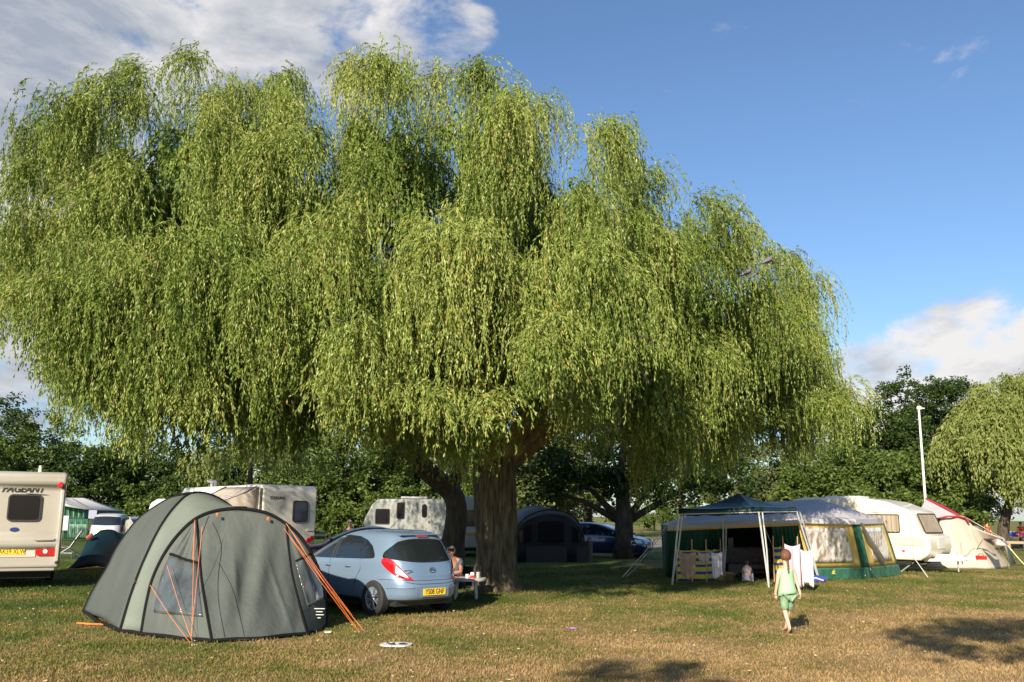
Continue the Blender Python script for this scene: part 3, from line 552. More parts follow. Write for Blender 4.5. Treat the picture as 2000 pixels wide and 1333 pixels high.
def wheel(parent, x, y, r, w=.19, spokes=7, rr=.68):
    sg = 1 if y > 0 else -1; c = (x, y-sg*w/2, r)
    t = B().lathe([(r*rr, -w/2), (r*.9, -w/2), (r, -w/2+.03), (r, w/2-.03), (r*.9, w/2), (r*rr, w/2)], c, 'y', 32).build('wheel', tyre_m, parent)
    b = B().lathe([(r*rr, -w/2+.01), (r*rr, w/2-.012), (r*rr-.02, w/2-.02), (r*rr-.03, w/2-.05), (r*rr-.03, -w/2+.01)], c, 'y', 32)
    f = w/2-.03
    for k in range(spokes):
        for dq in (-.13, .13):
            a = 2*math.pi*k/spokes+dq; a2 = 2*math.pi*k/spokes+dq*.6
            b.tube([(c[0]+math.cos(a2)*.04, c[1]+sg*f, c[2]+math.sin(a2)*.04), (c[0]+math.cos(a)*(r*rr-.01), c[1]+sg*f, c[2]+math.sin(a)*(r*rr-.01))], .011, 5)
    b.lathe([(0, sg*(f+.02)), (.045, sg*(f+.012)), (.055, sg*(f-.02))], c, 'y', 16)
    b.build('rim', rim_m, t); B().lathe([(0, -.02), (r*rr-.03, -.02)], (c[0], c[1], c[2]), 'y', 20).build('brake_disc', blk, t, smooth=False)
    return t
def plate(parent, c, u, v, w, h, s, m=None, name='number_plate'):
    p = B().slab(c, u, v, w, h, .008, .012).build(name, m or yel_p, parent); n = Vector(u).normalized().cross(Vector(v).normalized())
    text(s, h*1.08, Vector(c)+n*.013, u, v, blk, p, sx=.80, depth=.001, bold=h*.012); return p
def mirror(parent, x, y, z, m):
    sg = 1 if y > 0 else -1; b = B(); b.lathe([(0, -.06), (.06, -.055), (.085, -.02), (.088, .03), (.07, .04)], (x, y+sg*.12, z), 'x', 16); b.tube([(x, y-sg*.02, z-.05), (x, y+sg*.07, z-.03)], .022, 8)
    for i, v in enumerate(b.v): b.v[i] = (v[0], v[1], z+(v[2]-z)*.8)
    o = b.build('wing_mirror', m, parent); B().slab((x-.02*1, y+sg*.12, z), (0, -1, 0), (0, 0, 1), .13, .1, .04, .003).build('mirror_glass', chrome, o); return o
def lin(a, b): return [a+(b-a)*i/24 for i in range(25)]
def piece(*pts):
    def f(x):
        for (x0, y0), (x1, y1) in zip(pts, pts[1:]):
            if (x0 <= x <= x1) or (x1 <= x <= x0): return y0+(y1-y0)*(x-x0)/((x1-x0) or 1)
        return pts[0][1] if abs(x-pts[0][0]) < abs(x-pts[-1][0]) else pts[-1][1]
    return f
def carpaint(name, c, r=.28): return mat(name, c, r, .35, coat=.9)
# --- the light blue hatchback
blue = carpaint('light_blue_metallic', (.19, .275, .39), .3)
wl = G(733, 1203); AX = Vector((-.70, .714, 0)); yaw = math.atan2(AX.y, AX.x); rightv = Vector((AX.y, -AX.x, 0))
# contact point of the rear wheel on the driver-left side
c0 = Vector((wl.x, wl.y, 0))+AX*1.29+rightv*.74
hb = thing('hatchback_car', 'light blue five door hatchback with yellow rear plate, parked under the willow', 'car', c0, yaw)
CB = Car([(.20, 1.78, -1.74, .72), (.27, 1.93, -1.93, .80), (.36, 1.98, -1.985, .835), (.50, 2.0, -2.0, .85), (.60, 1.99, -1.99, .855), (.68, 1.95, -1.955, .855), (.70, 1.94, -1.93, .853), (.80, 1.85, -1.915, .845), (.88, 1.62, -1.90, .835), (.94, 1.25, -1.875, .82), (1.0, 1.08, -1.84, .795), (1.1, .86, -1.78, .755), (1.22, .58, -1.70, .705), (1.34, .26, -1.60, .645), (1.40, .06, -1.54, .61), (1.445, -.14, -1.43, .55), (1.475, -.34, -1.22, .44), (1.487, -.5, -1.0, .3)], 4.2)
CB.body(hb, blue, [(1.22, .80), (1.22, -.80), (-1.29, .80), (-1.29, -.80)], .31)
B().box((0, 0, .24), (3.5, 1.3, .12)).build('underbody', blk, hb)
for x in (1.22, -1.29):
    for y in (.845, -.845): wheel(hb, x, y, .31, .2)
for sg in (1, -1):
    hi = piece((1.0, .97), (.80, 1.12), (.50, 1.265), (.2, 1.355), (-.2, 1.385), (-.62, 1.365), (-.9, 1.30), (-1.1, 1.20), (-1.22, 1.07), (-1.26, 1.0)); lo = piece((1.0, .945), (0, .955), (-.95, .975), (-1.15, .985), (-1.26, .998))
    for nm, a, b in (('front_side_window', .97, .06), ('rear_side_window', -.05, -.80), ('quarter_window', -.83, -1.24)): CB.sidepatch(nm, lin(a, b), lo, hi, sg, glass, hb)
    CB.sidepatch('window_pillar', [.05, 0, -.04], lo, hi, sg, blk, hb, .003)
    CB.sidepatch('quarter_pillar', [-.803, -.827], lo, hi, sg, blk, hb, .003)
    for a, l, h in ((.06, .34, .95), (.86, .36, .95)): CB.sidepatch('door_seam', [a, a+.012], lambda x: l, lambda x: h, sg, seam, hb, .003)
    B().tube([CB.side(-.86+.02*math.sin(0), .97, sg, .003), CB.side(-.92, .80, sg, .003), CB.side(-.80, .62, sg, .003), CB.side(-.72, .40, sg, .003)], .006, 4).build('door_seam', seam, hb)
    CB.sidepatch('sill_trim', lin(.80, -.88), lambda x: .215, lambda x: .30, sg, blk, hb, .004)
    for x in (-.02, -.80+.14): 
        y = CB.side(x+.12, .83, sg).y; b = B(); b.tube([(x+.20, y, .825), (x+.17, y+sg*.035, .832), (x+.06, y+sg*.035, .836), (x+.03, y, .83)], .014, 7); b.build('door_handle', blue, hb)
    mirror(hb, .78, sg*.80, 1.0, blue)
    # tail lamp wrapping the corner, clear lens in its middle
    q0, q1 = (math.pi-1.04, math.pi-.235); q0, q1 = (q0, q1) if sg > 0 else (-q0, -q1)
    lo_ = piece((0, .93), (.25, .80), (.5, .70), (.8, .635), (1, .63)); hi_ = piece((0, .985), (.12, 1.005), (.3, .985), (.5, .93), (.72, .80), (.9, .70), (1, .64))
    tl = CB.cornerpatch('tail_light', q0, q1, lo_, hi_, red_l, hb, .012)
    CB.cornerpatch('clear_lens', q0+(q1-q0)*.50, q0+(q1-q0)*.86, piece((0, .76), (1, .665)), piece((0, .875), (.5, .80), (1, .70)), clear_l, tl, .017)
    qs = (math.pi-.90, math.pi-.24); qs = qs if sg > 0 else (-qs[0], -qs[1])
    CB.cornerpatch('bumper_strip', qs[0], qs[1], lambda t: .495, lambda t: .545-.02*t, blue, hb, .014)
CB.rearpatch('rear_window', lambda t: .735-.04*t-.19*t*t, lambda q: .925+.075*abs(q)**2.5, lambda q: 1.335-.05*abs(q)**3, glass, hb, .004)
CB.rearpatch('tailgate_seam', lambda t: .56, lambda q: .555+.045*abs(q)**4, lambda q: .565+.045*abs(q)**4, seam, hb, .003)
CB.rearpatch('bumper_seam', lambda t: .80, lambda q: .618+.02*abs(q)**3, lambda q: .626+.02*abs(q)**3, seam, hb, .003)
B().box((-1.50, 0, 1.405), (.2, .95, .022)).build('spoiler', blue, hb, bevel=.008)
B().slab((-1.612, 0, 1.385), (0, -1, 0), (0, 0, 1), .26, .026, .01, .012).build('brake_light', red_l, hb)
CB.rearpatch('lower_bumper', lambda t: .70, lambda q: .225, lambda q: .29+.01*abs(q), blk, hb, .004)
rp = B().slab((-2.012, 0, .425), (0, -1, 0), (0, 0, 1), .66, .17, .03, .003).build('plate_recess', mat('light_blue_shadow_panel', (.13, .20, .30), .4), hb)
plate(hb, (-2.018, 0, .425), (0, -1, 0), (0, 0, 1), .50, .115, 'YS08 GNF')
bd = B(); bd.frame((-1.925, 0, .80), (0, -1, 0), (0, 0, 1), .115, .10, .010, .05, .014, 6); bd.tube([(-1.938, .075, .806), (-1.942, .01, .806), (-1.942, -.01, .794), (-1.938, -.075, .794)], .006, 5); bd.build('badge', chrome, hb)
B().slab((-1.93, 0, .675), (0, -1, 0), (0, 0, 1), .22, .035, .012, .02).build('tailgate_handle', blue, hb)
for y, w in ((.53, .17), (-.52, .07)): B().slab((-1.918, y, .795), (0, -1, 0), (0, 0, 1), w, .02, .004, .004).build('badge', chrome, hb)
B().tube([(-1.78, .02, 1.03), (-1.80, -.05, 1.0), (-1.86, -.34, .99)], .009, 5).build('rear_wiper', blk, hb)
B().tube([(-.62, 0, 1.48), (-1.02, 0, 1.74)], [.006, .003], 5).build('aerial', blk, hb)
# --- other cars
def plain_car(label, loc, rz, tab, paint, L, name, wins, wb, wr=.31, rearwin=None, plate_s=None, frontwin=None, lights=(), cat='car'):
    o = thing(name, label, cat, loc, rz); C = Car(tab, 4.4); tw = max(r[3] for r in tab)-.05
    C.body(o, paint, [(wb[0], tw), (wb[0], -tw), (wb[1], tw), (wb[1], -tw)], wr, 96)
    B().box((0, 0, .25), (L*.86, 1.3, .12)).build('underbody', blk, o)
    for x in wb:
        for y in (tw, -tw): wheel(o, x, y, wr, spokes=5)
    for sg in (1, -1):
        for a, b, lo, hi in wins: C.sidepatch('side_window', lin(a, b), lo, hi, sg, glass, o)
        mirror(o, wins[0][0]-.12, sg*(tw+.0), lo(a)+.05, paint)
        for x in (.1, -.85): B().tube([C.side(x+.08, .82, sg, .02), C.side(x-.08, .82, sg, .02)], .014, 6).build('door_handle', paint, o)
    if rearwin: C.rearpatch('rear_window', rearwin[0], rearwin[1], rearwin[2], glass, o)
    if frontwin: C.rearpatch('windscreen', frontwin[0], frontwin[1], frontwin[2], glass, o, front=True)
    if plate_s: plate(o, (C.rear(0, .6).x-.02, 0, plate_s[1]), (0, -1, 0), (0, 0, 1), .52, .12, plate_s[0])
    return o, C
silver = carpaint('silver_metallic', (.56, .54, .55), .35)
mpv = [(.22, 1.9, -1.95, .72), (.32, 2.1, -2.1, .82), (.5, 2.15, -2.15, .87), (.66, 2.12, -2.14, .88), (.85, 1.95, -2.08, .87), (.98, 1.5, -2.04, .85), (1.1, 1.15, -1.98, .82), (1.3, .8, -1.88, .76), (1.5, .42, -1.74, .69), (1.58, .2, -1.62, .64), (1.63, -.1, -1.4, .52), (1.65, -.5, -1.1, .3)]
b = P(226, 1010, 50); b.z = 0
o, C = plain_car('silver people carrier with red tail lights, seen from behind beside the small navy tent', b, R(99), mpv, silver, 4.3, 'people_carrier', [(1.05, .1, lambda x: 1.02, piece((1.05, 1.1), (.5, 1.44), (0, 1.46))), (0, -.85, lambda x: 1.02, lambda x: 1.46), (-.95, -1.7, lambda x: 1.04, piece((-.95, 1.45), (-1.5, 1.35), (-1.7, 1.2)))], (1.35, -1.4), .32,
    (lambda t: .76-.13*t, lambda q: 1.04+.04*q*q, lambda q: 1.50-.04*q*q), ('YP56 MFA', .78))
for sg in (1, -1):
    q0, q1 = (math.pi-1.02, math.pi-.72); q0, q1 = (q0, q1) if sg > 0 else (-q0, -q1); C.cornerpatch('tail_light', q0, q1, lambda t: .72, lambda t: 1.06, red_l, o, .012)
b = P(268, 1020, 58); b.z = 0
plain_car('silver blue car partly hidden between the people carrier and the large tent', b, R(100), [(a, b_*.98, c*.98, d) for a, b_, c, d in mpv[:-4]]+[(1.42, .3, -1.5, .6), (1.46, -.2, -1.2, .4)], carpaint('blue_grey', (.16, .22, .32)), 4.2, 'estate_car', [(1.0, .1, lambda x: 1.0, lambda x: 1.3), (0, -1.5, lambda x: 1.0, lambda x: 1.3)], (1.3, -1.35), .31, (lambda t: .74-.1*t, lambda q: 1.0, lambda q: 1.33))
sal = [(.20, 2.05, -2.0, .70), (.3, 2.2, -2.15, .80), (.5, 2.25, -2.2, .85), (.66, 2.22, -2.2, .86), (.8, 2.05, -2.15, .85), (.90, 1.3, -1.75, .82), (.96, 1.1, -1.55, .79), (1.15, .72, -1.25, .70), (1.3, .35, -.98, .62), (1.36, .1, -.8, .56), (1.4, -.1, -.6, .40), (1.41, -.2, -.5, .3)]
b = P(706, 1000, 27.5); b.z = 0
o, C = plain_car('dark red saloon car parked in the shade beyond the light blue hatchback', b, R(-168), sal, carpaint('dark_red', (.085, .030, .045), .25), 4.5, 'saloon_car', [(.98, .12, lambda x: .96, piece((.98, .97), (.4, 1.27), (.1, 1.31))), (.02, -.65, lambda x: .96, lambda x: 1.30), (-.72, -1.15, lambda x: .98, piece((-.72, 1.28), (-1.15, 1.06)))], (1.4, -1.3), .31, (lambda t: .64, lambda q: .98, lambda q: 1.3))
nav = carpaint('dark_blue', (.014, .024, .075), .22); b = P(1180, 1000, 41.5); b.z = 0
o, C = plain_car('dark blue hatchback standing half behind the straight dark tree trunk', b, R(-28), [(r[0], r[1]*1.02, r[2]*1.02, r[3]) for r in CB.t], nav, 4.1, 'small_car', [(.92, .05, lambda x: .96, piece((.92, 1.0), (.5, 1.25), (.1, 1.36))), (-.05, -1.1, lambda x: .97, piece((-.05, 1.37), (-.8, 1.33), (-1.1, 1.18)))], (1.25, -1.3), .31, None, None, (lambda t: .70-.13*t, lambda q: .98, lambda q: 1.36))
for sg in (1, -1):
    q0, q1 = (.30, .75); q0, q1 = (q0, q1) if sg > 0 else (-q0, -q1); C.cornerpatch('headlight', q0, q1, lambda t: .64, lambda t: .80, clear_l, o, .012)
plate(o, (2.06, 0, .5), (0, 1, 0), (0, 0, 1), .5, .11, 'GH07', mat('plate_white', (.7, .7, .7), .4))
# ------------------------------------------------------------------ caravans
cream = mat('caravan_cream_dimmed', (.38, .355, .31), .32, coat=.3, col2=(.33, .305, .26), nscale=1.2, npos=(.3, .8)); white_c = mat('caravan_white', (.74, .72, .67), .3, coat=.4, col2=(.58, .57, .52), nscale=1.4, npos=(.3, .8))  # cream is darkened: shade on the leftmost caravan put into its colour
pane = mat('tinted_pane', (.012, .010, .011), .12, spec=.25); rubber = mat('window_rubber', (.025, .025, .025), .6); trim_m = mat('grey_trim', (.28, .27, .25), .5); under = mat('chassis_black', (.012, .012, .012), .9)
def cwindow(parent, c, u, v, w, h, m=None, r=.09, name='window', fr=.035):
    c = Vector(c); n = Vector(u).normalized().cross(Vector(v).normalized())
    f = B().frame(c, u, v, w, h, fr, r, .03, 5).build(name, rubber, parent); B().slab(c, u, v, w-fr*2+.004, h-2*fr+.004, r-.02, .018, 5).build('pane', m or pane, f); return f
def caravan(name, label, loc, rz, prof, width, m, wheelx=0, wr=.33, zb=.38, rail=True, bev=.07):
    o = thing(name, label, 'caravan', loc, rz); B().prism(prof, -width/2, width/2).build('body', m, o, bevel=bev, seg=4)
    xs = [p[0] for p in prof]; B().box(((min(xs)+max(xs))/2, 0, zb-.07), (max(xs)-min(xs)-.5, width-.3, .14)).build('chassis', under, o)
    for sg in (1, -1):
        t = B().lathe([(.12, -.09), (wr*.92, -.09), (wr, -.05), (wr, .05), (wr*.92, .09), (.12, .09)], (wheelx, sg*(width/2-.14), wr), 'y', 24).build('wheel', tyre_m, o); B().lathe([(0, sg*.07), (wr*.5, sg*.07), (wr*.6, sg*.095)], (wheelx, sg*(width/2-.14), wr), 'y', 20).build('wheel_trim', rim_m, t)
        for x in (min(xs)+.5, max(xs)-.6): B().tube([(x, sg*.8, zb), (x+.05, sg*.8, .02)], .02, 6).build('corner_steady', under, o)
    return o
# leftmost caravan: its rear faces the camera; local -x is the rear
d1 = 22.0; c1 = P(126, 1000, d1); axis = Vector((-.45, .893, 0)).normalized(); rgt = Vector((axis.y, -axis.x, 0)); wdt = 2.2
loc = Vector((c1.x, c1.y, 0))-rgt*wdt/2+axis*2.6
ca = caravan('touring_caravan', 'caravan cut by the left edge, its cream rear end lettered above a dark square window', loc, math.atan2(axis.y, axis.x),
    [(-2.50, .46), (2.3, .46), (2.75, 1.0), (2.6, 1.9), (2.1, 2.6), (-2.45, 2.66), (-2.62, 2.60), (-2.62, 2.38), (-2.50, 2.30), (-2.50, 1.22), (-2.62, 1.15), (-2.62, .95), (-2.50, .88)], wdt, cream, wheelx=.2)
U, V3 = (0, -1, 0), (0, 0, 1)
cwindow(ca, (-2.505, -.26, 1.83), U, V3, .70, .62, r=.1)
text('PAGEANT', .205, (-2.512, -.19, 2.25), U, V3, blk, ca, shear=.35, bold=.006, sx=.95)
sw = B(); sw.tube([(-2.52, .0-.20+.28*math.cos(R(a)), 2.345+.09*math.sin(R(a))) for a in range(0, 181, 15)], [.004+.009*math.sin(R(a)) for a in range(0, 181, 15)], 5); sw.tube([(-2.52, .0-.25-.12*k+.0, 2.155-.006*k) for k in range(5)], [.003, .009, .010, .007, .003], 5); sw.build('swoosh', blk, ca)
bdg = B(); bdg.lathe([(0, -.014), (.095, -.012), (.10, 0)], (-2.50, -.10, 1.335), 'x', 20)
for i, v in enumerate(bdg.v): bdg.v[i] = (v[0], v[1], 1.335+(v[2]-1.335)*.52)
bdg.build('badge', mat('badge_blue', (.02, .04, .16), .3), ca)
for sg in (1, -1):
    tl = B().slab((-2.51, sg*.82, .84), U, V3, .50, .18, .07, .035).build('tail_light', red_l, ca); B().lathe([(0, -.014), (.045, -.012), (.05, 0)], (-2.545, sg*.78, .84), 'x', 14).build('reversing_lamp', clear_l, tl)
    B().lathe([(0, -.03), (.055, -.025), (.07, 0)], (-2.62, sg*.96, 2.36), 'x', 14).build('marker_light', red_l, ca)
    B().prism([(-2.64, .62), (-2.50, .55), (-2.50, 2.30), (-2.56, 2.30)], sg*.985, sg*1.07).build('corner_trim', cream, ca, bevel=.02)
B().slab((-2.505, -.15, .845), U, V3, .86, .25, .02, .012).build('plate_recess', mat('cream_shadow', (.50, .46, .40), .4), ca)
plate(ca, (-2.52, -.10, .84), U, V3, .52, .13, 'AK59 XLW')
B().tube([(-2.63, -.5, 1.12), (-2.66, -.55, 1.10), (-2.66, -.9, 1.10), (-2.63, -.95, 1.12)], .012, 6).build('grab_handle', trim_m, ca)
B().tube([(-1.2, -.5, 2.6), (-1.2, -.5, 2.86)], [.05, .03], 8).build('roof_vent', white_c, ca)
B().box((-2.56, 0, .44), (.12, 2.0, .06)).build('lower_skirt', trim_m, ca, bevel=.01)
# second caravan: rear corner toward the camera, beige awning on its left side
d2 = 28.3; q = P(514, 1000, d2); wv = Vector((.60, .80, 0)); ax = Vector((-.80, .60, 0)); loc = Vector((q.x, q.y, 0))+wv*1.08+ax*2.55
cb = caravan('touring_caravan', 'white caravan behind the large grey tent, tree shadow falling over its rear end', loc, math.atan2(ax.y, ax.x),
    [(-2.35, .40), (2.2, .40), (2.6, .8), (2.55, 1.6), (1.6, 2.55), (-2.4, 2.62), (-2.5, 2.5), (-2.5, 1.1), (-2.42, .7)], 2.16, white_c, wheelx=0)
cwindow(cb, (-2.505, -.38, 1.82), U, V3, .60, .66, mat('blue_tint_pane', (.05, .055, .09), .1, spec=.6))
text('STERLING', .13, (-2.507, .52, 2.22), U, V3, blk, cb)
for sg in (1, -1):
    b = B()
    for y, z in ((.80, .93), (.93, 1.0)): b.lathe([(0, -.04), (.075, -.035), (.085, 0)], (-2.47, sg*y, z), 'x', 16)
    b.build('tail_light', red_l, cb)
B().slab((-2.48, .0, 1.25), U, V3, 1.9, .03, .01, .01).build('rear_trim', trim_m, cb)
B().slab((-2.505, -.83, 1.24), U, V3, .3, .05, .02, .02).build('grab_handle', mat('caravan_cream_dimmed'if 0 else 'pale_handle', (.6, .55, .45), .4), cb)
b = B(); b.lathe([(0, .22), (.14, .24), (.17, .29), (.12, .33), (0, .34)], (1.2, .3, 2.5), 'z', 18); b.tube([(1.2, .3, 2.5), (1.2, .3, 2.75)], .05, 8); b.build('satellite_dome', white_c, cb)
B().tube([(1.55, -.1, 2.5), (1.55, -.1, 2.78)], .06, 8).build('roof_vent', white_c, cb)
B().box((-.9, 0, 2.62), (.8, .6, .08)).build('skylight', trim_m, cb, bevel=.02)
B().box((-2.42, 1.088, 1.5), (.10, .012, 2.0)).build('edge_trim', mat('dark_green_trim', (.05, .06, .05), .5), cb)
beige = mat('beige_canvas', (.42, .36, .30), .85, col2=(.50, .44, .37), nscale=2, bump=.5, bscale=3)
Wc = lambda x, y, z: loc+ax*x-wv*y+Vector((0, 0, z))
aw = thing('caravan_awning', 'beige canvas awning with grey stripes fixed to the left side of the shaded white caravan', 'awning', Wc(0, 2.2, 0))
rows = []
for t in (0, .2, .4, .6, .8, 1): rows.append([Wc(x, 1.09+1.4*t, 2.54-.5*t-(.06*math.sin(t*3.1)+.05*math.sin(t*3.1)*math.cos(x*2.5))) for x in np.linspace(-2.3, -.5, 15)])
B().grid(rows).build('roof', beige, aw, world=True, solid=.012)
for nm, rr_ in (('side_wall', [[Wc(-2.3, 1.09+1.4*t, z*(2.5-.48*t)) for t in (0, .25, .5, .75, 1)] for z in (0, .5, 1)]), ('front_wall', [[Wc(x, 2.5+.04*math.sin(x*9), z*2.02) for x in np.linspace(-2.3, -.5, 24)] for z in (0, .3, .6, 1)])): B().grid(rr_).build(nm, beige, aw, world=True, solid=.012)
sil = mat('grey_stripe', (.10, .09, .10), .7)
for x in (-2.2, -.7): B().grid([[Wc(x+dx, 1.09+1.4*t, 2.56-.5*t-.06*math.sin(t*3.1)) for t in (0, .25, .5, .75, 1)] for dx in (0, .07)]).build('stripe', sil, aw, world=True, solid=.012)
n_ = wv*-1; B().slab(Wc(-2.32, 1.85, 1.75), -ax*0+wv, (0, 0, 1), .7, .4, .04, .015).build('side_window', pane, aw, world=True)
# far grey caravan seen side on
b = P(735, 1000, 53); loc3 = P(820, 1000, 53); loc3.z = 0
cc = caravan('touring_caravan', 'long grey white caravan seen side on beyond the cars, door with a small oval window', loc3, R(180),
    [(-2.6, .4), (2.3, .4), (2.7, .8), (3.05, 1.25), (2.55, 2.3), (2.25, 2.58), (-2.6, 2.62), (-2.75, 2.4), (-2.75, .6)], 2.2, mat('caravan_shaded_white', (.27, .28, .265), .35, col2=(.19, .20, .185), nscale=1.5), wheelx=-.2)  # grey white darkened to stand in for dappled tree shade
UU = (-1, 0, 0)
for x, z, w, h in ((1.95, 1.62, .82, .86), (.95, 1.95, .46, .92), (-2.0, 1.75, .8, .7)): cwindow(cc, (x, 1.102, z), UU, V3, w, h)
dr = B().frame((-.42, 1.102, 1.4), UU, V3, .66, 1.92, .02, .08, .012).build('door', trim_m, cc); B().slab((-.36, 1.106, 1.95), UU, V3, .28, .74, .13, .02, 6).build('door_window', pane, dr); B().slab((-.62, 1.106, 1.35), UU, V3, .07, .12, .02, .03).build('handle', blk, dr)
B().box((-.1, 1.105, 2.2), (5.0, .012, .03)).build('side_rail', trim_m, cc); B().slab((.45, 1.104, .85), UU, V3, .55, .4, .03, .012).build('locker_door', trim_m, cc)
B().box((.3, 0, 2.68), (1.5, .8, .12)).build('roof_box', trim_m, cc, bevel=.03)
# caravan mostly hidden by the trunks
b = P(936, 1000, 40); b.z = 0
cd = caravan('touring_caravan', 'pale caravan rear end glimpsed between the bending trunk and the thick ridged trunk', b+Vector((0, 2.5, 0)), R(90), [(-2.5, .38), (2.3, .38), (2.6, 1.0), (2.2, 2.5), (-2.45, 2.55), (-2.5, 2.4)], 2.15, MC['caravan_shaded_white'])
cwindow(cd, (-2.505, .15, 1.62), U, V3, 1.35, .68); B().slab((-2.505, .1, .95), U, V3, 1.0, .14, .02, .01).build('rear_strip', mat('old_orange', (.30, .17, .05), .6), cd)
for z in (.75, .62): B().slab((-2.505, 0, z), U, V3, 1.9, .02, .005, .01).build('rear_trim', trim_m, cd)
# pale van roof above the people carrier
b = P(330, 1000, 60); b.z = 0
cv = caravan('touring_caravan', 'far white caravan of which a corner shows above the silver blue car', b+Vector((1.6, 0, 0)), R(180), [(-2.6, .4), (2.5, .4), (2.8, 1.0), (2.4, 2.3), (2.0, 2.55), (-2.6, 2.6)], 2.1, white_c); cwindow(cv, (1.7, 1.052, 1.7), UU, V3, .8, .7)
# the cream caravan on the right, nose toward the camera's right
def at_g(px, py): return G(px, py)
a5 = Vector((.72, -.69, 0)).normalized(); s5 = Vector((-.69, -.72, 0)).normalized(); nose = P(1797, 1000, 31.3); nose.z = 0
W5 = 2.1; loc5 = nose-s5*W5/2-a5*2.35
cr = thing('touring_caravan', 'old cream caravan with beige curtains and a white towing hitch, beside the lamp post', 'caravan', loc5, math.atan2(a5.y, a5.x))
prof = [(-2.3, .42), (2.25, .42), (2.52, .60), (2.60, .85), (2.55, 1.22), (2.37, 1.27), (2.08, 2.02), (1.92, 2.08), (1.2, 2.36), (.4, 2.48), (-1.8, 2.52), (-2.3, 2.40), (-2.55, 1.9), (-2.6, 1.2), (-2.45, .6)]
ivory = mat('caravan_ivory', (.72, .64, .51), .3, coat=.4); B().prism(prof, -W5/2, W5/2).build('body', ivory, cr, bevel=.09, seg=4)
B().box((-.2, 0, .34), (4.2, 1.8, .12)).build('chassis', under, cr)
for sg in (1, -1): t = B().lathe([(.1, -.09), (.3, -.09), (.32, 0), (.3, .09), (.1, .09)], (-.1, sg*.88, .32), 'y', 24).build('wheel', tyre_m, cr); B().tube([(2.0, sg*.8, .4), (1.5, sg*.85, .02)], .02, 6).build('corner_steady', trim_m, cr)
curt = mat('curtain_beige', (.36, .29, .21), .7, col2=(.24, .19, .14), nscale=5, stretch=(3, 3, .05))
def cw2(c, u, v, w, h, nm):
    f = B().frame(c, u, v, w, h, .03, .06, .03, 4).build(nm, rubber, cr); c = Vector(c); u = Vector(u).normalized(); v = Vector(v).normalized(); n = u.cross(v)
    rows = [[c+u*(x*(w-.08)/2)+v*(y*(h-.08)/2)+n*(.012+.008*math.sin(x*22)) for x in np.linspace(-1, 1, 60)] for y in (-1, 1)]; B().grid(rows).build('curtain', curt, f)
    return f
# local +y is to the left of travel, camera side is -y
S_ = (0, -1, 0)
cw2((1.05, -1.055, 1.62), (1, 0, 0), V3, 1.2, .62, 'side_window'); cw2((-1.2, -1.055, 1.62), (1, 0, 0), V3, 1.0, .62, 'side_window')
fv = Vector((-.29, 0, .75)).normalized(); cw2((2.265, 0, 1.63), (0, 1, 0), fv, 1.62, .70, 'front_window')
B().box((0, -1.052, 1.02), (4.9, .008, .22)).build('side_band', mat('band_olive', (.55, .53, .40), .4), cr)
for z in (1.14, .90, 1.98): B().box((0, -1.054, z), (4.8 if z < 1.5 else 3.9, .012, .018)).build('side_rail', trim_m, cr)
B().box((2.03, -1.052, 1.2), (.02, .012, 1.5)).build('panel_seam', trim_m, cr)
B().slab((1.72, -1.054, .72), (1, 0, 0), V3, .1, .05, .02, .02).build('marker_light', red_l, cr); B().box((-.6, 0, 2.52), (1.3, .9, .1)).build('skylight', white_c, cr, bevel=.04)
B().slab((2.59, .0, .98), (0, 1, 0), V3, .62, .36, .03, .012).build('gas_locker_panel', white_c, cr)
h_ = B(); h_.tube([(2.2, -.6, .42), (3.35, -.03, .46)], .055, 6); h_.tube([(2.2, .6, .42), (3.35, .03, .46)], .055, 6); h_.box((2.85, 0, .52), (.9, .36, .2)); h_.box((3.45, 0, .50), (.5, .12, .1)); hc = h_.build('hitch', white_c, cr, bevel=.01)
b = B(); b.tube([(3.2, .05, .3), (3.2, .05, 1.0)], .018, 6); b.tube([(3.35, .0, .55), (3.55, -.1, .78), (3.7, -.1, .86)], .014, 6); b.build('brake_lever', trim_m, hc); B().tube([(3.05, .1, .05), (3.05, .1, .7)], .028, 8).build('jockey_wheel', trim_m, hc)
b = B(); b.box((3.82, 0, .55), (.30, .17, .13)); b.tube([(3.72, 0, .60), (3.76, 0, .67), (3.88, 0, .67), (3.92, 0, .60)], .015, 6); b.build('hitch_lock', mat('lock_red', (.55, .02, .02), .3), hc, bevel=.03)
# ------------------------------------------------------------------ tents
def fabric(name, c, c2=None, ns=3, bump=.5, bs=4, rough=.62, trans=.12, st=(1, 1, 1), spec=.35): return mat(name, c, rough, col2=c2, nscale=ns, bump=bump, bscale=bs, trans=trans, stretch=st, spec=spec)
def coons(bot, top, lef, rig, nu, nv, disp=None):
    """bot/top run left to right, lef/rig run bottom to top; a filled patch with optional cloth displacement"""
    bo, to, le, ri = spline(bot, nu), spline(top, nu), spline(lef, nv), spline(rig, nv); rows = []
    for j in range(nv):
        v = j/(nv-1); row = []
        for i in range(nu):
            u = i/(nu-1)
            p = bo[i]*(1-v)+to[i]*v+le[j]*(1-u)+ri[j]*u-(bo[0]*(1-u)*(1-v)+bo[-1]*u*(1-v)+to[0]*(1-u)*v+to[-1]*u*v); row.append(p)
        rows.append(row)
    if disp:
        N_ = (rows[nv//2][-1]-rows[nv//2][0]).cross(rows[-2][nu//2]-rows[0][nu//2]).normalized()
        for j in range(nv):
            for i in range(nu): rows[j][i] = rows[j][i]+N_*disp(i/(nu-1), j/(nv-1))
    return rows
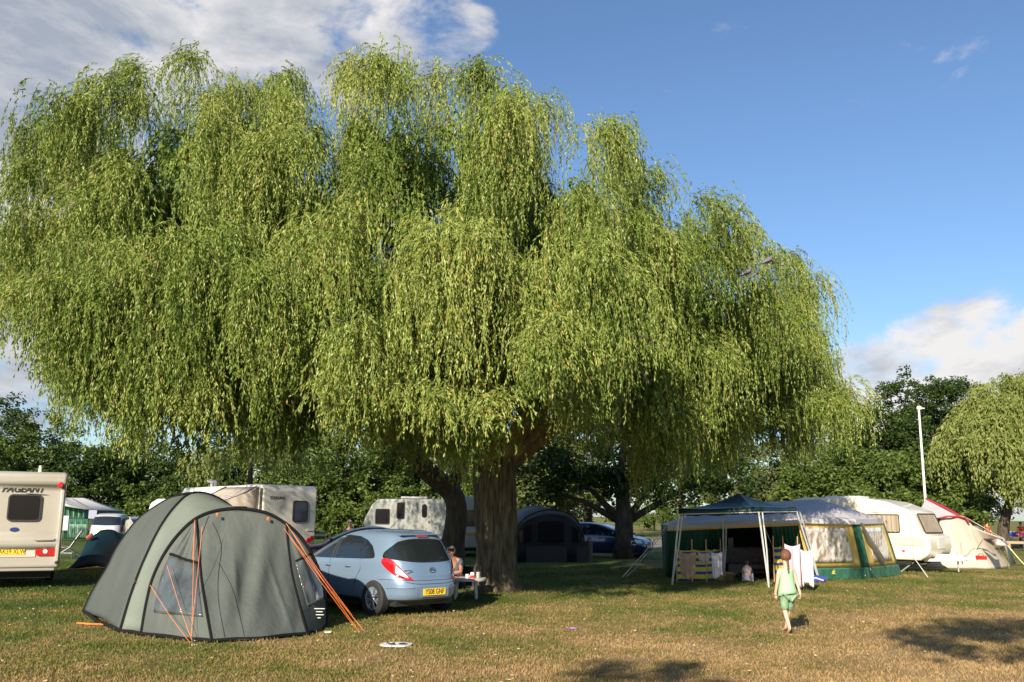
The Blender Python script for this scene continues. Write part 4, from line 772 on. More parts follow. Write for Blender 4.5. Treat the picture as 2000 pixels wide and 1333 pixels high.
def sub(rows, u0, u1, v0, v1, off, shape=None):
    nv, nu = len(rows), len(rows[0]); N_ = (rows[nv//2][-1]-rows[nv//2][0]).cross(rows[-2][nu//2]-rows[0][nu//2]).normalized(); out = []
    def at(u, v):
        x = u*(nu-1); y = v*(nv-1); i = min(int(x), nu-2); j = min(int(y), nv-2); a = x-i; b = y-j
        return (rows[j][i]*(1-a)+rows[j][i+1]*a)*(1-b)+(rows[j+1][i]*(1-a)+rows[j+1][i+1]*a)*b
    for j in range(17):
        v = v0+(v1-v0)*j/16; out.append([])
        a, b = shape(j/16) if shape else (0, 1)
        for i in range(17): out[-1].append(at(u0+(u1-u0)*(a+(b-a)*i/16), v)+N_*off)
    return out
def PP(l): return [P(*q) for q in l]
grey_green = fabric('grey_green_nylon', (.080, .092, .083), (.094, .108, .098), 2, bump=.9, bs=7, st=(1, 1, .5)); pale_green = fabric('pale_green_nylon', (.160, .188, .160), (.180, .208, .178), 2); dk_green = fabric('dark_grey_nylon', (.060, .073, .066), (.075, .088, .080), 2)
pole_b = mat('black_sleeve', (.008, .008, .009), .8, spec=.15); orange = mat('orange_cord', (.80, .20, .04), .6)
pvc = mat('clear_window_film', (.085, .095, .09), .13, spec=1., bump=1., bscale=11, coat=.7, col2=(.04, .05, .045), nscale=5, stretch=(1, 1, .35))
tb = G(400, 1215)
tent = thing('dome_tent', 'large grey green dome tent with black pole sleeves and orange guy ropes', 'tent', tb)
fold = lambda k, a, ph=0, p=1: (lambda u, v: a*math.sin((u*k+v*p)*6.283+ph)*math.sin(math.pi*v)**.5*(.5+.5*math.sin(u*9+v*4+ph)))
h2x = [(277, 1224, 13.95), (285, 1184, 14.0), (298, 1131, 14.08), (320, 1084, 14.2), (346, 1047, 14.3), (380, 1015, 14.42), (418, 999, 14.55), (465, 994, 14.7), (516, 1001, 14.82), (555, 1021, 14.93), (585, 1047, 15.0), (606, 1078, 15.05), (627, 1126, 15.12), (636, 1174, 15.18), (637, 1214, 15.2)]
h1x = [(235, 1224, 14.25), (252, 1174, 14.4), (267, 1131, 14.55), (282, 1094, 14.7), (304, 1047, 14.9), (325, 1012, 15.1), (346, 986, 15.3), (367, 967, 15.55), (388, 963, 15.75), (410, 967, 15.95), (428, 975, 16.1), (452, 991, 16.3), (480, 1020, 16.6), (505, 1070, 16.95), (525, 1130, 17.3), (540, 1178, 17.55)]
h3x = [(163, 1187, 16.95), (179, 1158, 16.9), (208, 1110, 16.75), (229, 1068, 16.6), (267, 1017, 16.4), (298, 993, 16.2), (335, 972, 16.0), (375, 963, 15.95), (410, 972, 16.6), (440, 1000, 17.6), (460, 1060, 18.3), (470, 1120, 18.8), (474, 1165, 19.0)]
h1, h2, h3 = PP(h1x), PP(h2x), PP(h3x)
for h in (h1, h2, h3): h[0].z = .02; h[-1].z = .02
def loft(a, b, n=40, m_=9, sag=.06, disp=None):
    A, Bb = spline(a, n), spline(b, n); mid = sum((q for q in A+Bb), Vector())/(2*n); mid.z = .8; rows = []
    for j in range(m_):
        t = j/(m_-1); row = []
        for i in range(n):
            p = A[i].lerp(Bb[i], t); d = (mid-p).normalized(); p = p+d*sag*4*t*(1-t)
            if disp: p = p+d*disp(i/(n-1), t)
            row.append(p)
        rows.append(row)
    return rows
rf = loft(h1, h2, 44, 11, .05, lambda u, t: .012*math.sin(u*60)*math.sin(math.pi*t)); B().grid(rf).build('roof_panel', pale_green, tent, world=True, solid=.006)
B().grid(loft(h3[:8], h1[:9], 40, 12, .05, lambda u, t: .008*math.sin(u*35+t*5)*math.sin(math.pi*t))).build('side_panel', grey_green, tent, world=True, solid=.006)
B().grid(loft(h3[7:], h1[8:], 36, 10, .05)).build('back_panel', grey_green, tent, world=True, solid=.006)
B().grid([[h3[0].lerp(h3[-1], t)*(1-v)+spline(h3, 21)[i]*v if False else spline(h3, 21)[i].lerp(Vector((h3[0].lerp(h3[-1], t).x, h3[0].lerp(h3[-1], t).y, .02)), 1-v) for i, t in enumerate([k/20 for k in range(21)])] for v in (0, .5, 1)]).build('end_panel', dk_green, tent, world=True, solid=.006)
for h in (h1, h2): B().tube(spline(h, 60), .028, 8).build('pole_sleeve', pole_b, tent, world=True)
B().tube(spline(h3, 60), .02, 6).build('pole_sleeve', pole_b, tent, world=True)
# front: two zips, three panels
z1 = PP([(415, 1241, 13.28), (403, 1190, 13.55), (394, 1130, 13.95), (389, 1070, 14.3), (386, 1018, 14.42)]); z2 = PP([(600, 1228, 14.15), (584, 1180, 14.45), (570, 1120, 14.7), (563, 1065, 14.88), (559, 1024, 14.93)])
z1[0].z = .03; z2[0].z = .03
sp2 = spline(h2, 61)
def near(p): return min(range(61), key=lambda i: (sp2[i]-p).length)
i1, i2 = near(z1[-1]), near(z2[-1]); z1[-1] = sp2[i1].copy(); z2[-1] = sp2[i2].copy()
lp = coons([h2[0], h2[0].lerp(z1[0], .5)+Vector((0, -.05, 0)), z1[0]], [z1[-1]+Vector((-.03, 0, -.03)), z1[-1]+Vector((-.015, 0, -.02)), z1[-1]], sp2[0:i1+1:3]+([sp2[i1]] if i1 % 3 else []), z1, 40, 34, lambda u, v: .022*math.sin(u*11+v*7)*math.sin(math.pi*u)*math.sin(math.pi*v)+.010*math.sin(u*40-v*12)*math.sin(math.pi*u)*math.sin(math.pi*v))
B().grid(lp).build('window_panel', grey_green, tent, world=True, solid=.006)
dp = coons([z1[0], z1[0].lerp(z2[0], .5)+Vector((.03, -.16, 0)), z2[0]], sp2[i1:i2+1:2], z1, z2, 60, 44,
    lambda u, v: (.040*math.sin((u*3.1-v*1.2)*6)*math.sin(math.pi*v)*math.sin(math.pi*u)**.6*(.4+.6*(1-v))+.018*math.sin(u*26-v*14)*math.sin(math.pi*u)*(1-v)*math.sin(math.pi*v)**.5+.02*math.exp(-((u-.28-.10*v)/.03)**2)*math.exp(-((v-.45)/.25)**2)+.018*math.exp(-((u-.83+.15*v)/.025)**2)*math.exp(-((v-.35)/.25)**2)))
B().grid(dp).build('door', grey_green, tent, world=True, solid=.006)
hr = [h2[-1]]+[sp2[i] for i in range(58, i2-1, -3)]; hr = hr if (hr[-1]-sp2[i2]).length < .02 else hr+[sp2[i2]]
rp_ = coons([z2[0], z2[0].lerp(h2[-1], .5)+Vector((.03, -.03, 0)), h2[-1]], [z2[-1]+Vector((-.01, 0, -.02)), z2[-1]+Vector((0, 0, -.01)), z2[-1]], z2, hr, 26, 34, lambda u, v: .016*math.sin(u*14+v*3)*math.sin(math.pi*u)*math.sin(math.pi*v))
B().grid(rp_).build('window_panel', dk_green, tent, world=True, solid=.006)
for z in (z1, z2): B().tube(spline(z, 30), .024, 6, flat=.6).build('zip', pole_b, tent, world=True)
for (ua, va, ub, vb, bw_) in ((.16, .93, .20, .62, .05), (.20, .62, .12, .02, -.03), (.03, .86, .13, .98, 0), (.20, .60, .30, .02, .04)):
    nn = [sub(dp, ua+(ub-ua)*t+bw_*math.sin(math.pi*t), ua+(ub-ua)*t+bw_*math.sin(math.pi*t)+.001, va+(vb-va)*t, va+(vb-va)*t+.001, .008)[0][0] for t in [k/10 for k in range(11)]]
    B().tube(nn, .0035, 4).build('seam', pole_b, tent, world=True)
w1 = sub(lp, .16, .93, .17, .64, .014 if True else 0, lambda t: (0, 1)); B().grid(w1).build('window', pvc, tent, world=True, solid=.004)
w2 = sub(rp_, .22, .92, .24, .66, .014); B().grid(w2).build('window', pvc, tent, world=True, solid=.004)
B().grid(sub(rp_, .05, .97, .0, .22, .012)).build('lower_panel', fabric('charcoal_nylon', (.035, .045, .043), trans=0), tent, world=True)
fl = [w1[-1][i]+(w1[-1][i]-w1[-3][i])*.05 for i in range(17)]; B().tube(fl, .022, 6).build('rolled_blind', pole_b, tent, world=True)
B().tube([w2[-1][i] for i in range(17)], .02, 6).build('rolled_blind', pole_b, tent, world=True)
ft = [h3[0], h1[0]*.5+h3[0]*.5+Vector((0, -.12, 0)), h1[0], h2[0], z1[0]-Vector((.4, -.12, 0)), z1[0], z1[0].lerp(z2[0], .5)+Vector((.03, -.15, 0)), z2[0], h2[-1]]
ft = [Vector((p.x, p.y, .03)) for p in ft]; b = B()
for a, c in zip(ft, ft[1:]): b.tube([a, a.lerp(c, .5)+Vector((0, 0, .01)), c], .03, 6)
b.build('mud_flap', pole_b, tent, world=True)
for px, py, d in ((425, 1004, 14.45), (524, 1012, 14.75)): q = P(px, py, d); B().tube([q, q+Vector((0, -.03, -.03))], .02, 6).build('toggle', orange, tent, world=True)
tx = sub(rp_, .2, .8, .05, .2, .03); ce = tx[8][8]; uu = (tx[8][-1]-tx[8][0]).normalized(); text('TENT', .0001, ce, uu, (0, 0, 1), pole_b, tent, world=True) if False else None
b = B()
for k, w_ in enumerate((.16, .10, .14, .05)): p = ce+Vector((.02, -.03, .10-.045*k)); b.box(p, (w_, .004, .012))
b.build('printed_marks', mat('print_grey', (.45, .47, .45), .6), tent, world=True)
def guy(a, g, r=.0030, parent=tent, m=None, name='guy_rope'):
    a = P(*a) if len(a) == 3 and not isinstance(a, Vector) else a; g = G(*g) if len(g) == 2 else g; mid = a.lerp(g, .5)+Vector((0, 0, -.02)); o = B().tube([a, mid, g+Vector((0, 0, .02))], r, 5).build(name, m or orange, parent, world=True); return o
for a, g in (((380, 1018, 14.35), (374, 1258)), ((395, 1028, 14.0), (372, 1254)), ((381, 1016, 14.36), (366, 1248)), ((293, 1143, 13.95), (371, 1259)), ((326, 1105, 13.9), (376, 1259)), ((558, 1022, 14.85), (711, 1236)), ((560, 1024, 14.8), (702, 1238)), ((555, 1033, 14.8), (712, 1237)), ((556, 1034, 14.75), (694, 1230)), ((278, 1058, 15.6), (207, 1199)), ((264, 1134, 14.4), (227, 1213)), ((163, 1180, 16.9), (162, 1192))): guy(a, g)
b = B()
for (px, py) in ((374, 1259), (711, 1237), (162, 1192), (207, 1200), (235, 1226)): p = G(px, py); b.tube([p+Vector((0, 0, .08)), p+Vector((.02, -.02, -.02))], .008, 5)
b.build('pegs', mat('peg_steel', (.3, .3, .3), .4, .8), tent, world=True)
cp = G(225, 1223); pts = [cp+Vector((.28*math.cos(i*.9)*(1+.1*i % .4)-.03*i, .10*math.sin(i*1.3), .03)) for i in range(16)]; tag(B().tube(spline(pts, 60), .008, 4).build('cord', orange), 'loose orange cord lying in coils at the left foot of the big tent', 'cord')
blu = G(322, 1236); bm_ = B().lathe([(0, 0), (.09, .01), (.12, .05), (.07, .10), (0, .11)], blu, n=14).build('bag', mat('blue_bag', (.05, .13, .35), .5)); tag(bm_, 'small blue bag peeping out under the front edge of the big grey tent', 'bag')
# small navy tent on the left
navy = fabric('navy_nylon', (.004, .016, .028), (.006, .022, .036), 2, trans=0, spec=.15); b0 = G(195, 1105)
nt_ = thing('small_tent', 'low navy blue tent left of and behind the large grey green tent', 'tent', b0)
A = [(144, 1098, 29.4), (158, 1085, 29.6), (172, 1058, 29.8), (190, 1042, 30), (208, 1035, 30.2), (228, 1040, 30.4), (242, 1060, 30.6), (256, 1104, 30.8)]
A = PP(A); A[0].z = A[-1].z = 0; Bk = [p+Vector((.5, 1.9, -p.z*.35)) for p in A]; Fr = [Vector((p.x*.6+(b0.x)*.4+.2, p.y-1.1, p.z*.10)) for p in A]
B().grid(loft(A, Bk, 26, 6, .05)).build('rear_fly', navy, nt_, world=True, solid=.01); B().grid(loft(A, Fr, 26, 8, .06, lambda u, t: .012*math.sin(u*30)*math.sin(3.14*t))).build('front_fly', navy, nt_, world=True, solid=.01)
rust = mat('rust_trim', (.30, .07, .03), .7); B().tube(spline(A, 30), .022, 6).build('pole_sleeve', navy, nt_, world=True); B().tube([Vector((p.x, p.y, .03)) for p in spline(Fr, 20)], .03, 5).build('lower_edge', rust, nt_, world=True); B().tube([P(170, 1052, 29.6), P(180, 1044, 29.6)], .06, 6).build('vent_flap', rust, nt_, world=True); guy((240, 1064, 29.5), (252, 1090), .012, nt_, rust); guy((236, 1068, 29.3), (258, 1086), .012, nt_, rust)
# green and white frame tent on the far left
wht = fabric('white_canvas', (.62, .60, .60), (.54, .53, .54), 1.5, trans=.1); gfab = fabric('green_canvas', (.10, .24, .15), (.13, .28, .18), 2); gdk = fabric('dark_green_canvas', (.035, .12, .075), (.05, .15, .10), 2)
f0 = P(150, 1000, 57); f0.z = 0
fg = thing('frame_tent', 'far frame tent with white sloping roof and green walls beside the leftmost caravan', 'tent', f0)
e = [P(118, 974, 58), P(126, 973, 58), P(163, 973.5, 61), P(239, 998, 60), P(164, 995, 56), P(126, 978, 55.5)]
B().grid([spline([P(104, 972, 58), P(130, 973, 58.5), P(167, 973.5, 61)], 8), spline([P(112, 972, 56.5), P(146, 984, 57.5), P(206, 987, 60)], 8), spline([P(110, 984, 55), P(164, 995, 56), P(240, 998, 60)], 8)]).build('roof', wht, fg, world=True, solid=.03)
B().tube([P(142, 974.5, 58), P(181, 995, 57)], .03, 5).build('roof_seam', mat('dark_seam', (.1, .1, .1), .7), fg, world=True)
def wallpx(a, c, top, bot, dA, dC, m_, nm, par, amp=.05, kk=9):
    rows = []
    for t in (0, .33, .66, 1): rows.append([P(a+(c-a)*i/30, bot[0]+(bot[1]-bot[0])*i/30+(top[0]-bot[0]+(top[1]-bot[1]-top[0]+bot[0])*i/30)*t, dA+(dC-dA)*i/30)+Vector((0, amp*math.sin(i*kk), 0)) for i in range(31)])
    return B().grid(rows).build(nm, m_, par, world=True, solid=.02)
wallpx(122, 165, (980, 994), (1015, 1014), 55.6, 56.2, gfab, 'upper_wall', fg); wallpx(122, 172, (1014, 1014), (1053, 1053), 55.6, 56, gdk, 'lower_wall', fg); wallpx(165, 240, (995, 998), (1014, 1014), 56.2, 60, MC['dark_green_canvas'], 'side_wall', fg); wallpx(136, 170, (1024, 1024), (1050, 1051), 55.2, 55.6, fabric('pale_curtain', (.30, .42, .34), (.12, .26, .18), 6), 'curtain', fg, .06, 2.2)
B().slab(P(181, 1005, 56.4), (.96, .28, 0), V3, .45, .5, .03, .03).build('window', mat('lilac_pane', (.30, .32, .42), .3), fg) .location = -f0
B().box(P(125.5, 1022, 50), (.45, .1, .75)).build('white_board', wht, None); 
ob = bpy.data.objects['white_board']; tag(ob, 'white upright board between the left caravan and the green frame tent', 'board')
# folding chair beside the left caravan
fc = G(133, 1088); fch = thing('folding_chair', 'folding sun chair with patterned fabric beside the leftmost caravan', 'chair', fc, R(20)); al = mat('aluminium', (.26, .26, .27), .4, .7); cf = fabric('chair_fabric', (.12, .12, .15), (.35, .34, .38), 12)
for y in (-.27, .27): b = B(); b.tube([(-.45, y, .02), (.05, y, .38), (.42, y, 1.0)], .014, 6); b.build('side_frame', al, fch); b = B(); b.tube([(.45, y, .02), (-.1, y, .40), (-.42, y, .42)], .014, 6); b.build('leg', al, fch); B().tube([(-.3, y*1.05, .62), (.25, y*1.05, .66)], .022, 6).build('armrest', blk, fch)
B().grid([[(-.42+.5*t, y, .42-.06*math.sin(t*3.14)) for y in (-.26, 0, .26)] for t in (0, .25, .5, .75, 1)]).build('seat', cf, fch, solid=.02); B().grid([[(.08+.36*t, y, .40+.66*t-.03*math.sin(t*3.14)) for y in (-.26, 0, .26)] for t in (0, .25, .5, .75, 1)]).build('backrest', cf, fch, solid=.02)
st = G(128, 1092); sto = thing('footstool', 'low grey folding footstool on the grass below the patterned chair', 'stool', st)
B().box((0, 0, .22), (.62, .42, .03)).build('seat', cf, sto)
for x in (-.27, .27):
    for y in (-.17, .17): B().tube([(x, y, .21), (x*1.1, y, 0)], .012, 5).build('leg', al, sto)
# dark dome awning in the shade
dkf = fabric('black_nylon', (.009, .009, .011), (.013, .013, .015), 2, trans=0); gyf = fabric('grey_roof_nylon', (.085, .095, .10), (.11, .12, .125), 2, trans=.05)
b0 = G(1070, 1092); dm = thing('dome_awning', 'dark arched tent with a grey roof standing in the shade right of the thick trunk', 'tent', b0)
hA = PP([(985, 1090, 37), (990, 1040, 37), (1000, 1008, 37.2), (1025, 991, 37.5), (1060, 990, 38), (1095, 1005, 38.6), (1110, 1045, 39), (1115, 1086, 39.2)]); hB = PP([(1000, 1093, 36), (1008, 1040, 36), (1022, 1015, 36), (1050, 1000, 36.2), (1080, 996, 36.4), (1110, 1003, 36.6), (1132, 1024, 36.8), (1142, 1060, 37), (1148, 1091, 37)])
hA[0].z = hA[-1].z = hB[0].z = hB[-1].z = 0; A2, B2 = spline(hA, 40), spline(hB, 40)
B().grid([[A2[i].lerp(B2[i], t) for i in range(9, 31)] for t in (0, .5, 1)]).build('roof', gyf, dm, world=True, solid=.01)
for lo_, hi_ in ((0, 10), (30, 40)): B().grid([[A2[i].lerp(B2[i], t) for i in range(lo_, hi_)] for t in (0, .5, 1)]).build('side_wall', dkf, dm, world=True, solid=.01)
B().grid([[Vector((p.x, p.y-.05*math.sin(i*.8), p.z*t)) for i, p in enumerate(B2)] for t in (0, .33, .66, .8, .9)]).build('front_wall', dkf, dm, world=True, solid=.01)
B().grid([[Vector((p.x, p.y, p.z*t)) for p in B2] for t in (.9, 1)]).build('front_band', gyf, dm, world=True, solid=.01); B().tube(B2, .03, 6).build('pole', dkf, dm, world=True)
for u0, u1 in ((7, 15), (16, 24), (26, 33)): B().grid([[Vector((B2[i].x, B2[i].y-.10, .75+(min(B2[i].z*.78, 1.6)-.75)*t)) for i in range(u0, u1)] for t in (0, .5, 1)]).build('window', pane, dm, world=True)
B().grid([[Vector((p.x, p.y-.08, z)) for p in (B2[0], B2[20], B2[39])] for z in (0, .6)]).build('lower_panel', fabric('brown_black_nylon', (.035, .028, .026), trans=0), dm, world=True); guy((1022, 1012, 35.9), (985, 1096), .012, dm, al)
# ------------------------------------------------------------------ green frame tent with yellow edged windows
yel = fabric('yellow_canvas', (.78, .56, .18), (.70, .49, .15), 2, trans=.15); dg = fabric('bottle_green_canvas', (.012, .060, .036), (.016, .075, .046), 2, trans=.05); dg2 = fabric('skirt_green', (.035, .13, .09), (.05, .16, .115), 3, rough=.35, trans=0)
roofc = fabric('pale_roof_canvas', (.52, .49, .50), (.46, .44, .46), 1.5, trans=.12, bump=.3)
curtn = mat('shiny_curtain_window', (.80, .75, .70), .12, spec=1., coat=.8, bump=1., bscale=14, stretch=(1.6, 1.6, .10), col2=(.34, .25, .20), nscale=5, npos=(.46, .62))
c0 = G(1530, 1135)
ft2 = thing('frame_tent', 'big frame tent with pale roof, green walls and yellow edged shiny windows behind the gazebo', 'tent', c0)
LB, RB, CB2 = (1300, 1128, 27.4), (1695, 1132, 26.7), (1761, 1124, 28.8)
lb, mb, rb, cb2 = G(1300, 1128), G(1583, 1134), G(1695, 1131), G(1761, 1124.5)
lt, mt, rt, ct = P(1303, 1027, 27.6), P(1556, 1014, 26.7), P(1670, 1016.5, 27.2), P(1724, 1015, 29)
bl = lb+Vector((.6, 4.0, 0)); br_ = cb2+Vector((-.9, 3.2, 0)); blt = lt+Vector((.4, 3.6, .0)); brt = ct+Vector((-.7, 2.8, 0))
rdl, rdr = P(1420, 984, 29.2), P(1602, 976.5, 29.2)
B().add([lt, mt, rt, ct, brt, blt, rdl, rdr], [(0, 1, 7, 6), (1, 2, 7), (2, 3, 7), (3, 4, 7), (4, 5, 6, 7), (5, 0, 6)]).build('roof', roofc, ft2, world=True, smooth=False, solid=.02)
vz = B()
for a, c in ((lt, mt), (mt, rt), (rt, ct)): vz.grid([[a+Vector((0, -.03, .02)), c+Vector((0, -.03, .02))], [a+Vector((0, -.04, -.12)), c+Vector((0, -.04, -.12))]])
vz.build('valance', roofc, ft2, world=True, smooth=False, solid=.015)
def panel(nm, bL, bR, tL, tR, m_, par=ft2, off=.0, sg=.015, nu=24):
    n = (bR-bL).cross(tL-bL).normalized(); rows = [[bL.lerp(bR, i/nu).lerp(tL.lerp(tR, i/nu), j/8)+n*(off+sg*math.sin(i*1.7)*math.sin(j*.39)) for i in range(nu+1)] for j in range(9)]
    return B().grid(rows).build(nm, m_, par, world=True, solid=.01)
def q4(bL, bR, tL, tR, u0, u1, v0, v1):
    f = lambda u, v: bL.lerp(bR, u).lerp(tL.lerp(tR, u), v); return f(u0, v0), f(u1, v0), f(u0, v1), f(u1, v1)
for (bL, bR, tL, tR, nm, marg) in ((mb, rb, mt, rt, 'front', (.10, .96)), (rb, cb2, rt, ct, 'side', (.17, .90))):
    panel('yellow_wall', *q4(bL, bR, tL, tR, 0 if nm == 'front' else .12, .93 if nm == 'front' else .96, .20, 1), yel, off=.0)
    panel('skirt', *q4(bL, bR, tL, tR, 0, 1, 0, .20), dg2, off=.01, sg=.025)
    f_ = panel('window', *q4(bL, bR, tL, tR, .07 if nm == 'front' else .27, .80 if nm == 'front' else .84, .29, .87), curtn, off=.025, sg=.012)
    panel('corner_strip', *q4(bL, bR, tL, tR, .93 if nm == 'front' else .96, 1, .2, 1), dg2, off=.004)
panel('corner_strip', *q4(rb, cb2, rt, ct, 0, .12, .2, 1), dg2, off=.006)
b = B(); p0, p1 = rt+Vector((.15, -.05, -.05)), rb.lerp(cb2, .42)+Vector((0, -.1, .35)); b.tube([p0, p0.lerp(p1, .4)+Vector((-.03, 0, 0)), p0.lerp(p1, .85), p1], [.03, .10, .17, .03], 7, flat=.4); b.build('rolled_flap', fabric('grey_flap', (.30, .28, .28), trans=0), ft2, world=True)
panel('left_wall', lb, lb.lerp(mb, .30), lt, lt.lerp(mt, .33), dg, sg=.04); panel('left_end_wall', bl, lb, blt, lt, dg); panel('rear_wall', br_, bl, brt, blt, dg); panel('right_end_wall', cb2, br_, ct, brt, dg)
panel('door_curtain', *q4(lb, mb, lt, mt, .80, .99, .10, .95), dg, sg=.05); panel('door_curtain', *q4(lb, mb, lt, mt, .30, .42, .25, .95), dg, sg=.06)
panel('door_band', *q4(lb, mb, lt, mt, .0, 1, .90, .97), yel, off=.02)
B().add([lb, mb, rb, cb2, br_, bl], [(0, 1, 2, 3, 4, 5)]).build('groundsheet', mat('groundsheet', (.03, .035, .03), .9), ft2, world=True, smooth=False).location.z += .012
b = B()
for k in range(5): b.box(mb.lerp(rb, .30)+(mb-rb).cross(Vector((0, 0, 1))).normalized()*-.0+Vector((0, -.045, .32-.035*k)), (.42-.05*(k % 2), .005, .014))
b.build('printed_marks', mat('print_yellow', (.7, .62, .08), .6), ft2, world=True)
wc = mat('white_cord', (.62, .62, .58), .6)
for a, g in (((1700, 1112, 26.6), (1718, 1134)), ((1690, 1124, 26.5), (1695, 1136)), ((1302, 1028, 27.6), (1216, 1128)), ((1305, 1030, 27.6), (1243, 1106))): guy(a, g, .009, ft2, wc)
# gazebo
gz = thing('gazebo', 'dark green pop up gazebo on slanting steel legs in front of the frame tent', 'gazebo', G(1450, 1138))
foot = {'L': G(1313, 1143), 'F': G(1502, 1149), 'Rr': G(1600, 1136), 'Bk': G(1414, 1131)}; topp = {'L': P(1326, 1005, 24.3), 'F': P(1482, 1001, 23.7), 'Rr': P(1556, 1000, 25.9), 'Bk': P(1412, 1003, 26.4)}
steel = mat('painted_steel', (.60, .62, .62), .4, .1); navyg = fabric('gazebo_green', (.006, .026, .024), (.009, .034, .032), 2, trans=.03, rough=.45)
for k in foot:
    a, c = foot[k], topp[k]; d = Vector((.045, .0, 0)); b = B(); b.tube([a, c], .024, 6); b.tube([a+Vector((0, 0, .05)), a.lerp(c, .5)+d*1.6, c+d*2], .02, 6); b.build('leg', steel, gz, world=True)
cen = sum(topp.values(), Vector())/4; pk = Vector((cen.x, cen.y, P(1442, 964, cen.y).z)); od = ['L', 'F', 'Rr', 'Bk']; rows = []
T4 = [topp[k]+Vector((0, 0, .14)) for k in od]; edge = []
for i in range(4):
    for t in np.linspace(0, 1, 9)[:-1]: p = T4[i].lerp(T4[(i+1) % 4], t); p.z -= .03*math.sin(math.pi*t); edge.append(p)
B().grid([edge]+[[p.lerp(pk, t)-Vector((0, 0, .10*math.sin(math.pi*t))) for p in edge] for t in (.2, .4, .6, .8, 1)], True).build('canopy', navyg, gz, world=True, smooth=False, solid=.01)
B().grid([edge, [p-Vector((0, 0, .16+.02*math.sin(i*2.))) for i, p in enumerate(edge)]], True).build('valance', navyg, gz, world=True, solid=.01)
guy(topp['F'], G(1530, 1120)+Vector((0, 0, 0)), .007, gz, wc); b = B()
for i in range(4): b.tube([topp[od[i]], topp[od[(i+1) % 4]]], .014, 5)
b.build('top_rail', steel, gz, world=True)
b0 = G(1216, 1128); bb = B(); bb.tube([b0, P(1246, 1094, 26.8)], .018, 5); bb.tube([G(1222, 1128), P(1246, 1107, 26.4)], .016, 5); tag(bb.build('tent_poles', steel), 'two thin pale poles leaning over the shaded grass left of the green frame tent', 'poles')
# windbreaks and washing
Y, Bl = (.62, .46, .04), (.02, .06, .26)
wbm = stripemat('windbreak_stripes', 2, [(0, Bl), (.06, Y), (.20, Bl), (.30, Y), (.44, Bl), (.52, Y), (.62, Bl), (.72, Y), (.82, Bl), (.92, Y)])
wood = mat('pole_wood', (.55, .30, .14), .7)
def windbreak(lb_, pts, top_h, label):
    o = thing('windbreak', label, 'windbreak', pts[0]); n = len(pts); P_ = spline(pts, n*8)
    B().grid([[Vector((p.x, p.y+.03*math.sin(i*.9), .03+(top_h-.03+.0)*t+.035*(abs(math.sin(i*math.pi/8/1.0))*-1)*t)) for i, p in enumerate(P_)] for t in (0, .25, .5, .75, 1)]).build('cloth', wbm, o, world=True, solid=.008)
    for p in pts: B().tube([Vector((p.x, p.y-.03, -.02)), Vector((p.x+.01, p.y-.03, top_h+.28))], .017, 6).build('pole', wood, o, world=True)
    return o
windbreak(0, [G(1322, 1137), G(1352, 1137), G(1380, 1137), G(1408, 1133)], .88, 'yellow and blue striped windbreak at the left side of the gazebo, clothes hung over it')
windbreak(0, [G(1512, 1137), G(1531, 1137), G(1560, 1138)], .98, 'yellow and blue striped windbreak right of the gazebo front leg behind the walking girl')
def cloth(label, c, w, h, m_, seed, fall=.0, name='towel', cat='towel', peaks=2):
    """hung by its upper corners: the top edge sags and the sheet falls in soft folds"""
    c = Vector(c)+Vector((0, -.10, 0)); rr = random.Random(seed); k1, k2 = rr.uniform(5, 8), rr.uniform(0, 6); rows = []
    for j in range(13):
        v = j/12; row = []
        for i in range(21):
            u = i/20*2-1; sag = (1-abs(math.cos(u*math.pi/2*peaks/2))) if peaks == 2 else 0
            top = -.16*w*(1-u*u) ; x = c.x+u*w/2*(1-.12*v+.04*math.sin(v*4+seed)); z = c.z+top*(1-v*.4)-v*h*(1+.08*math.sin(u*3+seed)); y = c.y+.035*math.sin(u*k1+k2)*(.3+v)-fall*v
            row.append(Vector((x, y, max(z, .02))))
        rows.append(row)
    return tag(B().grid(rows).build(name, m_, None, solid=.008), label, cat)
cloth('brown towel drying on the left windbreak', P(1341, 1076, 23.9), .42, .62, fabric('brown_towel', (.30, .21, .15), (.24, .16, .11), 8), 1)
cloth('small beige garment between the brown towel and the grey white cloth', P(1373, 1078, 23.9), .30, .24, fabric('beige_cloth', (.36, .30, .25), trans=.05), 2, name='garment', cat='clothing')
cloth('grey white cloth hanging beside the rear gazebo leg', P(1398, 1077, 24.2), .30, .62, fabric('grey_white_cloth', (.48, .46, .50), (.42, .40, .46), 6), 3)
cloth('pink towel with a peaked corner behind the walking girl', P(1545, 1062, 23.6), .40, 1.02, fabric('pink_towel', (.66, .45, .52), (.60, .40, .48), 6), 4)
cloth('white towel beside the pink one near the shiny tent window', P(1572, 1073, 23.6), .30, .84, fabric('white_towel', (.74, .68, .70), (.66, .60, .64), 6), 5)
cloth('grey cloth hanging in the dark tent opening', P(1425, 1050, 27), .14, .36, fabric('grey_cloth', (.10, .10, .09), trans=0), 6, name='cloth', cat='cloth')
q = G(1592, 1138); o = thing('sports_bag', 'blue and white bag lying at the foot of the white towel', 'bag', q); B().lathe([(0, -.30), (.08, -.28), (.11, -.1), (.11, .1), (.08, .28), (0, .30)], (0, 0, .09), 'x', 14).build('bag_body', mat('bag_blue', (.03, .05, .30), .5), o); B().tube([(-.2, -.11, .1), (-.02, -.125, .13), (.2, -.11, .06)], .018, 5).build('stripe', white_c, o)
q = G(1415, 1134); o = thing('cardboard_box', 'small torn brown box on the grass at the rear gazebo leg', 'box', q, R(30)); kb = mat('cardboard', (.40, .26, .14), .8)
